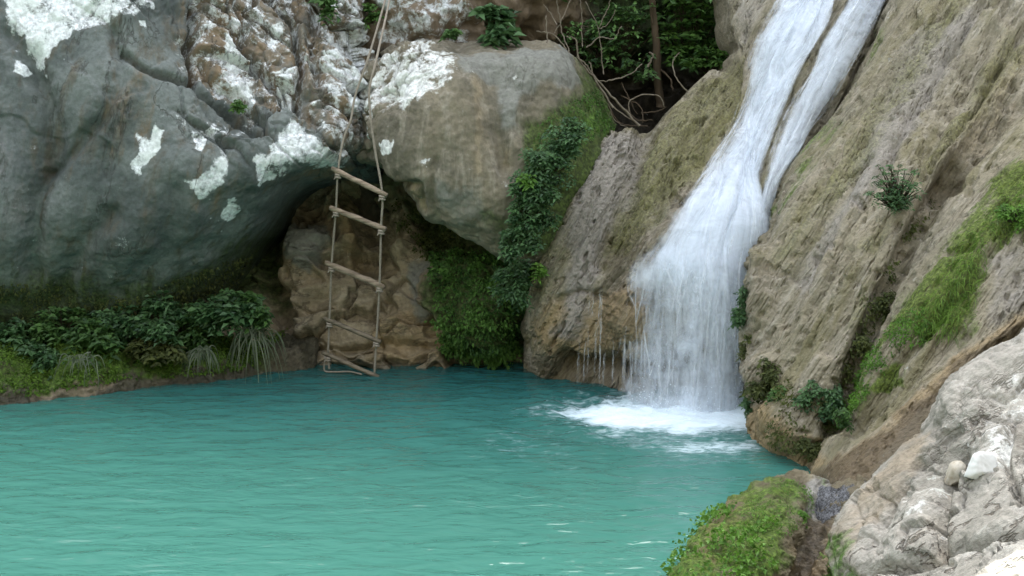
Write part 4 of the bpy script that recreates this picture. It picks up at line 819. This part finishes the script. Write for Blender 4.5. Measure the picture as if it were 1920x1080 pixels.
# upper cliff plants
shrub('dark broad leafed bush on top of the boulder', at(920, 40, 12.9), .28, .26, 70, .12, LEAF_DARK, 'bush', 'bush', leaflets=6)
shrub('small light green tuft on top of the boulder left of the bush', at(855, 62, 12.6), .12, .07, 26, .05, LEAF_MID, 'leafy_sprig', 'sprig')
shrub('small green tuft at the top edge above the lichen covered rock', at(612, 8, 12.55), .10, .10, 26, .07, LEAF_MID, 'leafy_sprig', 'sprig')
shrub('small green plant in the dark cleft behind the ropes', at(695, 25, 13.2), .10, .12, 20, .06, LEAF_FERN, 'leafy_sprig', 'sprig')
shrub('tiny green cushion plant in the slanting crack of the left cliff', at(445, 198, 11.75), .08, .06, 26, .04, LEAF_FERN, 'leafy_sprig', 'sprig')
# gully
shrub('dark green bush deep in the shaded gully', at(1290, 60, 14.2), .45, .5, 130, .10, LEAF_FERN, 'bush', 'bush', leaflets=8)
shrub('mossy bush against the rock edge by the waterfall top', at(1330, 110, 13.6), .22, .2, 60, .07, LEAF_FERN, 'bush', 'bush')
shrub('dim leafy bush at the top of the gully left of the thin tree', at(1150, 80, 14.0), .6, .5, 170, .07, LEAF_MID, 'bush', 'bush')
def wander(pts, k=5, j=.012):
    c = np.array([at(*p) for p in pts]); g = catmull_axis(c, len(pts) * k); return g + RNG.normal(size=g.shape) * j * .4
tr = thing('thin_tree', at(1238, 195, 13.9), 'thin brown tree trunk standing in the dark gully', 'tree')
b = Bag(); b.add(*tube(wander([(1238, 200, 13.9), (1233, 150, 13.85), (1232, 90, 13.8), (1226, 40, 13.8), (1222, -20, 13.8), (1216, -120, 13.8)]), np.linspace(.05, .03, 30), 8)); b.build('trunk', BARK, tr)
for pts, r in [([(1230, 60, 13.8), (1222, 30, 13.75), (1230, -20, 13.7)], .014), ([(1236, 130, 13.85), (1255, 145, 13.7), (1262, 170, 13.6)], .012)]:
    b = Bag(); b.add(*tube(wander(pts), np.linspace(r, r * .6, 15), 6)); b.build('limb', BARK, tr)
V, T = leaves(at(1200, -130, 13.8) + RNG.normal(size=(1400, 3)) * np.array([.8, .5, .35]), unit(1400), unit(1400) + np.array([0, 0, 1]), .09, .05)
o = mesh_obj('crown', V, T, None, LEAF_MID, tr, False); attr_f(o, 'tint', RNG.uniform(0, 1, len(V))); tag(o, kind='stuff')
ds = thing('dead_shrub', at(1150, 205, 12.9), 'bare pale twigs of a dead shrub leaning over the boulder', 'shrub')
tw = [([(1200, 235, 12.6), (1160, 195, 12.6), (1120, 150, 12.6), (1098, 120, 12.6), (1082, 108, 12.6)], .014), ([(1150, 200, 12.6), (1105, 135, 12.55), (1085, 110, 12.5), (1080, 75, 12.5), (1062, 68, 12.5)], .012),
      ([(1066, 98, 12.5), (1052, 50, 12.6), (1045, 0, 12.6), (1040, -40, 12.6)], .007), ([(1062, 92, 12.5), (1038, 65, 12.5), (1005, 58, 12.5)], .008), ([(1040, 62, 12.5), (1052, 40, 12.5), (1072, -8, 12.6)], .006), ([(1045, 45, 12.5), (1020, 8, 12.6)], .005), ([(1026, 80, 12.5), (1024, 28, 12.5)], .008),
      ([(1100, 90, 12.6), (1125, 70, 12.6), (1150, 72, 12.6), (1165, 48, 12.6)], .007), ([(1122, 55, 12.7), (1140, 45, 12.7), (1156, 15, 12.7)], .006), ([(1092, 88, 12.6), (1091, 30, 12.6), (1088, 0, 12.6)], .006), ([(1132, 140, 12.7), (1122, 55, 12.7), (1098, 5, 12.7)], .006), ([(1122, 55, 12.7), (1140, 15, 12.7), (1150, -20, 12.7)], .006), ([(1104, 115, 12.6), (1118, 148, 12.6), (1142, 152, 12.6)], .008), ([(1142, 152, 12.7), (1180, 140, 12.8), (1205, 118, 12.9)], .008), ([(1118, 158, 12.6), (1150, 200, 12.6), (1190, 228, 12.6)], .009), ([(1140, 190, 12.6), (1152, 225, 12.6), (1175, 238, 12.6)], .006)]
for pts, r in tw:
    b = Bag(); b.add(*tube(wander(pts, 5, .01), np.linspace(r, r * .55, len(pts) * 5), 5)); b.build('branch', TWIG, ds)
nn = 40; cc = np.array([at(*random.choice([(1083, 45, 12.5), (1120, 52, 12.6), (1153, 17, 12.6), (1160, 55, 12.6), (1190, 15, 12.8), (1075, 68, 12.5), (1195, 60, 12.9), (1200, 108, 12.9)])) for _ in range(nn)]) + RNG.normal(size=(nn, 3)) * .03
V, T = leaves(cc, unit(nn), unit(nn) + np.array([0, -.5, .8]), .045, .03); o = mesh_obj('foliage', V, T, None, LEAF_MID, ds, False); attr_f(o, 'tint', np.full(len(V), .95)); tag(o, kind='stuff')
rt = thing('tangled_roots', at(1215, 235, 12.9), 'tangle of dry brown roots at the dark foot of the gully', 'roots')
for pts, r in [([(1180, 215, 12.8), (1180, 190, 12.8), (1205, 178, 12.8), (1235, 180, 12.8), (1246, 200, 12.8)], .008), ([(1165, 180, 12.8), (1200, 200, 12.8), (1206, 230, 12.7)], .007), ([(1205, 212, 12.8), (1235, 208, 12.8), (1250, 200, 12.8)], .006), ([(1290, 175, 12.9), (1268, 145, 12.9), (1262, 115, 13), (1275, 98, 13)], .008), ([(1165, 155, 12.9), (1195, 215, 12.8)], .006), ([(1140, 200, 12.7), (1165, 232, 12.7), (1215, 236, 12.6)], .007), ([(1175, 205, 12.8), (1195, 225, 12.7), (1225, 225, 12.7)], .006), ([(1215, 125, 13.2), (1225, 105, 13.2), (1218, 98, 13.2)], .012)]:
    b = Bag(); b.add(*tube(wander(pts, 5, .008), np.linspace(r, r * .7, len(pts) * 5), 5)); b.build('root', BARK if r < .0075 else TWIG, rt)
# right wall plants
shrub('small blue green shrub growing from the middle of the right travertine wall', at(1685, 362, 9.8), .26, .17, 150, .026, LEAF_DARK, leaflets=8, side=(-.14, .06))
shrub('olive plant in the hollow at the foot of the right wall beside the fall', at(1438, 715, 9.85), .17, .15, 75, .045, LEAF_OLIVE, 'hanging_plant', 'plant', down=.6)
shrub('tuft of grey green leaves hanging at the edge of the fall', at(1388, 590, 10.45), .08, .12, 40, .04, LEAF_DARK, 'hanging_plant', 'plant', down=.7)
shrub('dark plant in the shaded furrow of the right wall', at(1540, 740, 9.3), .15, .20, 80, .045, LEAF_DARK, 'hanging_plant', 'plant', down=.6)
shrub('olive plant low on the right wall above the pool corner', at(1490, 805, 9.35), .18, .10, 65, .04, LEAF_OLIVE, 'hanging_plant', 'plant', down=.5)
shrub('fresh green tuft where the grass strip ends above the pool corner', at(1572, 775, 8.9), .09, .12, 45, .03, LEAF_MID, 'hanging_plant', 'plant', down=.5)
for lab, c, rx, rz, tw, lf, m in [
    ('trailing leaves over the wall edge just right of the falling water', (1400, 555, 10.5), .07, .12, 40, .035, LEAF_DARK),
    ('small olive tuft on the wall edge below the grey green leaves', (1405, 650, 10.35), .08, .10, 34, .035, LEAF_OLIVE),
    ('leafy tuft by the foot of the fall on the wall edge', (1408, 762, 10.1), .10, .08, 40, .035, LEAF_DARK),
    ('mixed green tuft between the hollow and the furrow of the right wall', (1470, 750, 9.6), .12, .12, 50, .04, LEAF_MID),
    ('wide olive tuft hanging under the low nose of the right wall', (1520, 835, 9.15), .15, .07, 50, .035, LEAF_OLIVE),
    ('dark tuft at the top of the furrow below the blue green shrub', (1655, 560, 9.5), .08, .13, 40, .035, LEAF_OLIVE),
    ('fresh green tuft at the right edge beside the top of the grass strip', (1900, 395, 8.9), .10, .10, 44, .035, LEAF_BRIGHT)]:
    shrub(lab, at(*c), rx, rz, tw, lf, m, 'hanging_plant', 'plant', down=.6)
shrub('dim plant halfway up the furrow of the right wall', at(1622, 640, 9.35), .10, .12, 40, .04, LEAF_OLIVE, 'hanging_plant', 'plant', down=.5)
p, n = pick('travertine_wall', [(1950, 270), (1950, 460), (1870, 450), (1850, 590), (1800, 650), (1680, 660), (1730, 530), (1800, 420)], 8000)
gx, gy = proj(p); dk = np.minimum(smooth(-5, 60, poly_sd(gx, gy, [(1990, 250), (1990, 450), (1860, 450), (1840, 585), (1795, 640), (1700, 645), (1740, 540), (1810, 430)])), 1) * (.85 + .6 * fbm(p * 4, 3)); kp = RNG.random(len(p)) < dk
blades('bright green grass strip running down the right wall', p[kp], n[kp] * .6, .085, .0045, GRASS, 'grass', 'grass', .7, kind='stuff', lean=(-.25, -.2, -.15))
carpet('low bright moss strip below the grass on the right wall', 'travertine_wall', [(1730, 560), (1760, 640), (1690, 650), (1580, 810), (1555, 800), (1650, 640)], 4500, .020, LEAF_BRIGHT, up=.6, thr=-.15)
carpet('small leafy growth in the dark furrow of the right wall', 'travertine_wall', [(1760, 370), (1720, 430), (1650, 600), (1560, 800), (1500, 850), (1440, 830), (1420, 700), (1460, 690), (1520, 760), (1600, 620), (1680, 440)], 3000, .030, LEAF_OLIVE, 'low_plants', 'plants', up=.7, thr=.05, outw=.04)
# near ledge
carpet('bright clover like plants trailing over the near mossy ledge', 'mossy_ledge', [(1230, 1120), (1290, 1010), (1350, 965), (1400, 940), (1340, 1010), (1400, 1000), (1460, 990), (1440, 1080), (1400, 1100)], 2600, .028, LEAF_BRIGHT, 'clover', 'ground cover', up=.9, aspect=.9, outw=.05, thr=.02)
carpet('yellow green moss on top of the near ledge', 'mossy_ledge', [(1400, 940), (1480, 900), (1522, 925), (1515, 975), (1470, 1010), (1380, 1000)], 3000, .013, LEAF_BRIGHT, up=.5, thr=-.05)
carpet('bright moss tongue beside the wet brown rock', 'mossy_ledge', [(1590, 1005), (1618, 1010), (1600, 1100), (1550, 1100)], 900, .018, LEAF_BRIGHT, up=.5)
shrub('fresh green sprig on the near ledge by the thin trickle', at(1500, 972, 7.4), .05, .05, 26, .028, LEAF_BRIGHT, 'leafy_sprig', 'sprig')

# ------------------------------------------------------------------ little trickle in the near corner
k = NT('trickling_water'); P = k.pos(); n = k.noise(P, 45, 6, .75, 1.4); bs = k.n('ShaderNodeBsdfPrincipled'); k.link(k.mix(k.ramp(n, .42, .6), (.07, .07, .07), (.27, .28, .30)), bs.inputs['Base Color']); bs.inputs['Roughness'].default_value = .08; bs.inputs['IOR'].default_value = 1.33
bp = k.n('ShaderNodeBump'); bp.inputs['Strength'].default_value = 1.0; bp.inputs['Distance'].default_value = .03; k.link(n, bp.inputs['Height']); k.link(bp.outputs[0], bs.inputs['Normal']); k.link(bs.outputs[0], k.out.inputs['Surface'])
def trickle():
    out = [(1535, 915), (1570, 918), (1600, 905), (1625, 900), (1600, 935), (1575, 960), (1545, 980), (1530, 970), (1528, 940)]
    ring = []
    for x, y in out: ring.append(surf('mossy_ledge', x, y, 4)[0])
    ring = np.array(ring + ring[:1]); ring = catmull_axis(ring, 49)[:-1]; c = ring.mean(0); rows = [c + (ring - c) * f + np.array([0, 0, .045 - .05 * f ** 3]) for f in np.linspace(.02, 1, 14)]
    g = np.array(rows); g = np.concatenate([g, g[:, :1]], 1); g[..., 2] += .018 * fbm(g * 16, 3)
    o = mesh_obj('trickle', g.reshape(-1, 3), None, grid_quads(14, 49), k.m); tag(o, kind='structure')
trickle()

# ------------------------------------------------------------------ loose stones
def stone(name, label, cat, c, r, mat, seed, cuts=9, rot=0):
    rng = np.random.default_rng(seed); nu, nv = 40, 24
    th = np.linspace(0, 2 * math.pi, nu); ph = np.linspace(.02, math.pi - .02, nv)
    d = np.stack([np.sin(ph)[:, None] * np.cos(th), np.sin(ph)[:, None] * np.sin(th), np.cos(ph)[:, None] * np.ones(nu)], -1)
    rr = np.full(d.shape[:2], 1.0)
    for i in range(cuts):
        n = rng.normal(size=3); n /= np.linalg.norm(n); dd = (d * n).sum(-1); rr = np.minimum(rr, np.where(dd > .05, rng.uniform(.5, .85) / np.maximum(dd, .05), 9))
    v = d * rr[..., None] * np.array(r) + .006 * fbm(d * 6 + seed, 3)[..., None] * d
    cr, sr_ = math.cos(rot), math.sin(rot); v = np.stack([v[..., 0] * cr - v[..., 2] * sr_, v[..., 1], v[..., 0] * sr_ + v[..., 2] * cr], -1)
    o = mesh_obj(name, (v + np.asarray(c)).reshape(-1, 3), None, grid_quads(nv, nu), mat); return tag(o, label, cat)
WHITE = plain_mat('white_stone', (.78, .78, .77), (.68, .68, .66), 14, .8)
p0, n0 = surf('pale_rock', 1842, 885); stone('stone', 'flat bright white stone lying on the pale foreground rock', 'stone', p0 + n0 * .02, (.10, .055, .09), WHITE, 21, 12, .3)
p0, n0 = surf('pale_rock', 1786, 895); stone('stone', 'rounded pale stone just left of the flat white stone', 'stone', p0 + n0 * .015, (.055, .06, .09), plain_mat('pale_brown_stone', (.50, .47, .40), (.30, .26, .19), 16), 8, 11, -.5)

# ------------------------------------------------------------------ rope ladder
ROPE = plain_mat('weathered_rope', (.30, .265, .215), (.22, .19, .15), 60, .9)
WOOD = plain_mat('weathered_rung_wood', (.31, .25, .18), (.13, .10, .07), 30, .85, stretch=(.15, 1, 1.5), bump=.8)
WET_WOOD = plain_mat('damp_rung_wood', (.20, .165, .115), (.075, .062, .042), 30, .6, stretch=(.15, 1, 1.5), bump=.8)
LADDER_Y = 11.95
lad = thing('rope_ladder', at(660, 705, LADDER_Y), 'rope ladder with five wooden rungs hanging over the pool in front of the cave', 'ladder')
rungs = [((626, 318), (722, 365)), ((622, 390), (720, 429)), ((614, 494), (717, 537)), ((610, 598), (711, 640)), ((607, 662), (707, 706))]
yl, yr = LADDER_Y + .10, LADDER_Y - .06
LEAN = [-.30, -.24, -.13, -.04, 0]
def rung(a, c, r, mat=None):
    t = np.linspace(0, 1, 9)[:, None]; pts = a + (c - a) * t; rr = r * (1 + .07 * np.sin(np.arange(9) * 1.7 + a[2] * 9)); pts = pts + RNG.normal(size=(9, 3)) * .0015; rr[0] *= .85; rr[-1] *= .85
    b = Bag(); b.add(*tube(pts, rr, 10)); return b.build('rung', mat or WOOD, lad)
LP, RP = [], []
for i, ((x0, y0), (x1, y1)) in enumerate(rungs):
    a, c = at(x0, y0, yl + LEAN[i]), at(x1, y1, yr + LEAN[i]); d = (c - a) / np.linalg.norm(c - a)
    rung(a - d * .02, c + d * .02, [.026, .026, .030, .024, .022][i], WET_WOOD if i > 2 else WOOD); LP.append(a + d * .045); RP.append(c - d * .03)
def rope(pts, r=.0105, name='rope', k=6):
    c = np.array(pts); g = catmull_axis(c, len(c) * k); tw = np.arange(len(g)); rr = r * (1 + .10 * np.sin(tw * 2.1)); b = Bag(); b.add(*tube(g, rr, 7)); return b.build(name, ROPE, lad)
rope_l = rope([at(740, -150, 12.9), at(731, -60, 12.4), at(722, 0, 12.2), at(690, 110, 11.9), at(666, 180, 11.85), at(658, 224, 11.8), at(644, 262, 11.77), LP[0], LP[1], LP[2], LP[3], LP[4]])
rope_r = rope([at(744, -150, 12.9), at(738, -60, 12.4), at(730, 0, 12.2), at(706, 110, 11.7), at(693, 165, 11.6), at(694, 210, 11.58), at(702, 275, 11.58), RP[0], RP[1], RP[2], RP[3], RP[4]])
a = LP[4]; rope([a, a + np.array([.005, 0, -.05]), a + np.array([.01, 0, -.14])], .010, 'rope_end')
s0 = at(607, 662, yl); e0 = on_water(607, 706); rope([s0, s0 * .6 + np.array([e0[0], s0[1], .03]) * .4, np.array([s0[0] + .004, s0[1], .02]), np.array([s0[0] + .10, s0[1] - .03, .014]), np.array([s0[0] + .25, s0[1] - .05, .022]), RP[4] + np.array([-.12, 0, 0.01])], .008, 'trailing_rope')
def knot(p, parent):
    t = np.linspace(0, 4 * math.pi, 26); g = p + np.stack([.023 * np.cos(t), .023 * np.sin(t), np.linspace(.022, -.022, 26)], 1); b = Bag(); b.add(*tube(g, .011, 6)); b.add(*tube(np.array([p, p + np.array([-.02, -.015, -.015]), p + np.array([-.035, -.02, -.035])]), .007, 5)); return b.build('knot', ROPE, parent)
for qs_, rp in ((LP, rope_l), (RP, rope_r)):
    for q in qs_: knot(q + np.array([0, 0, -.035]), rp)
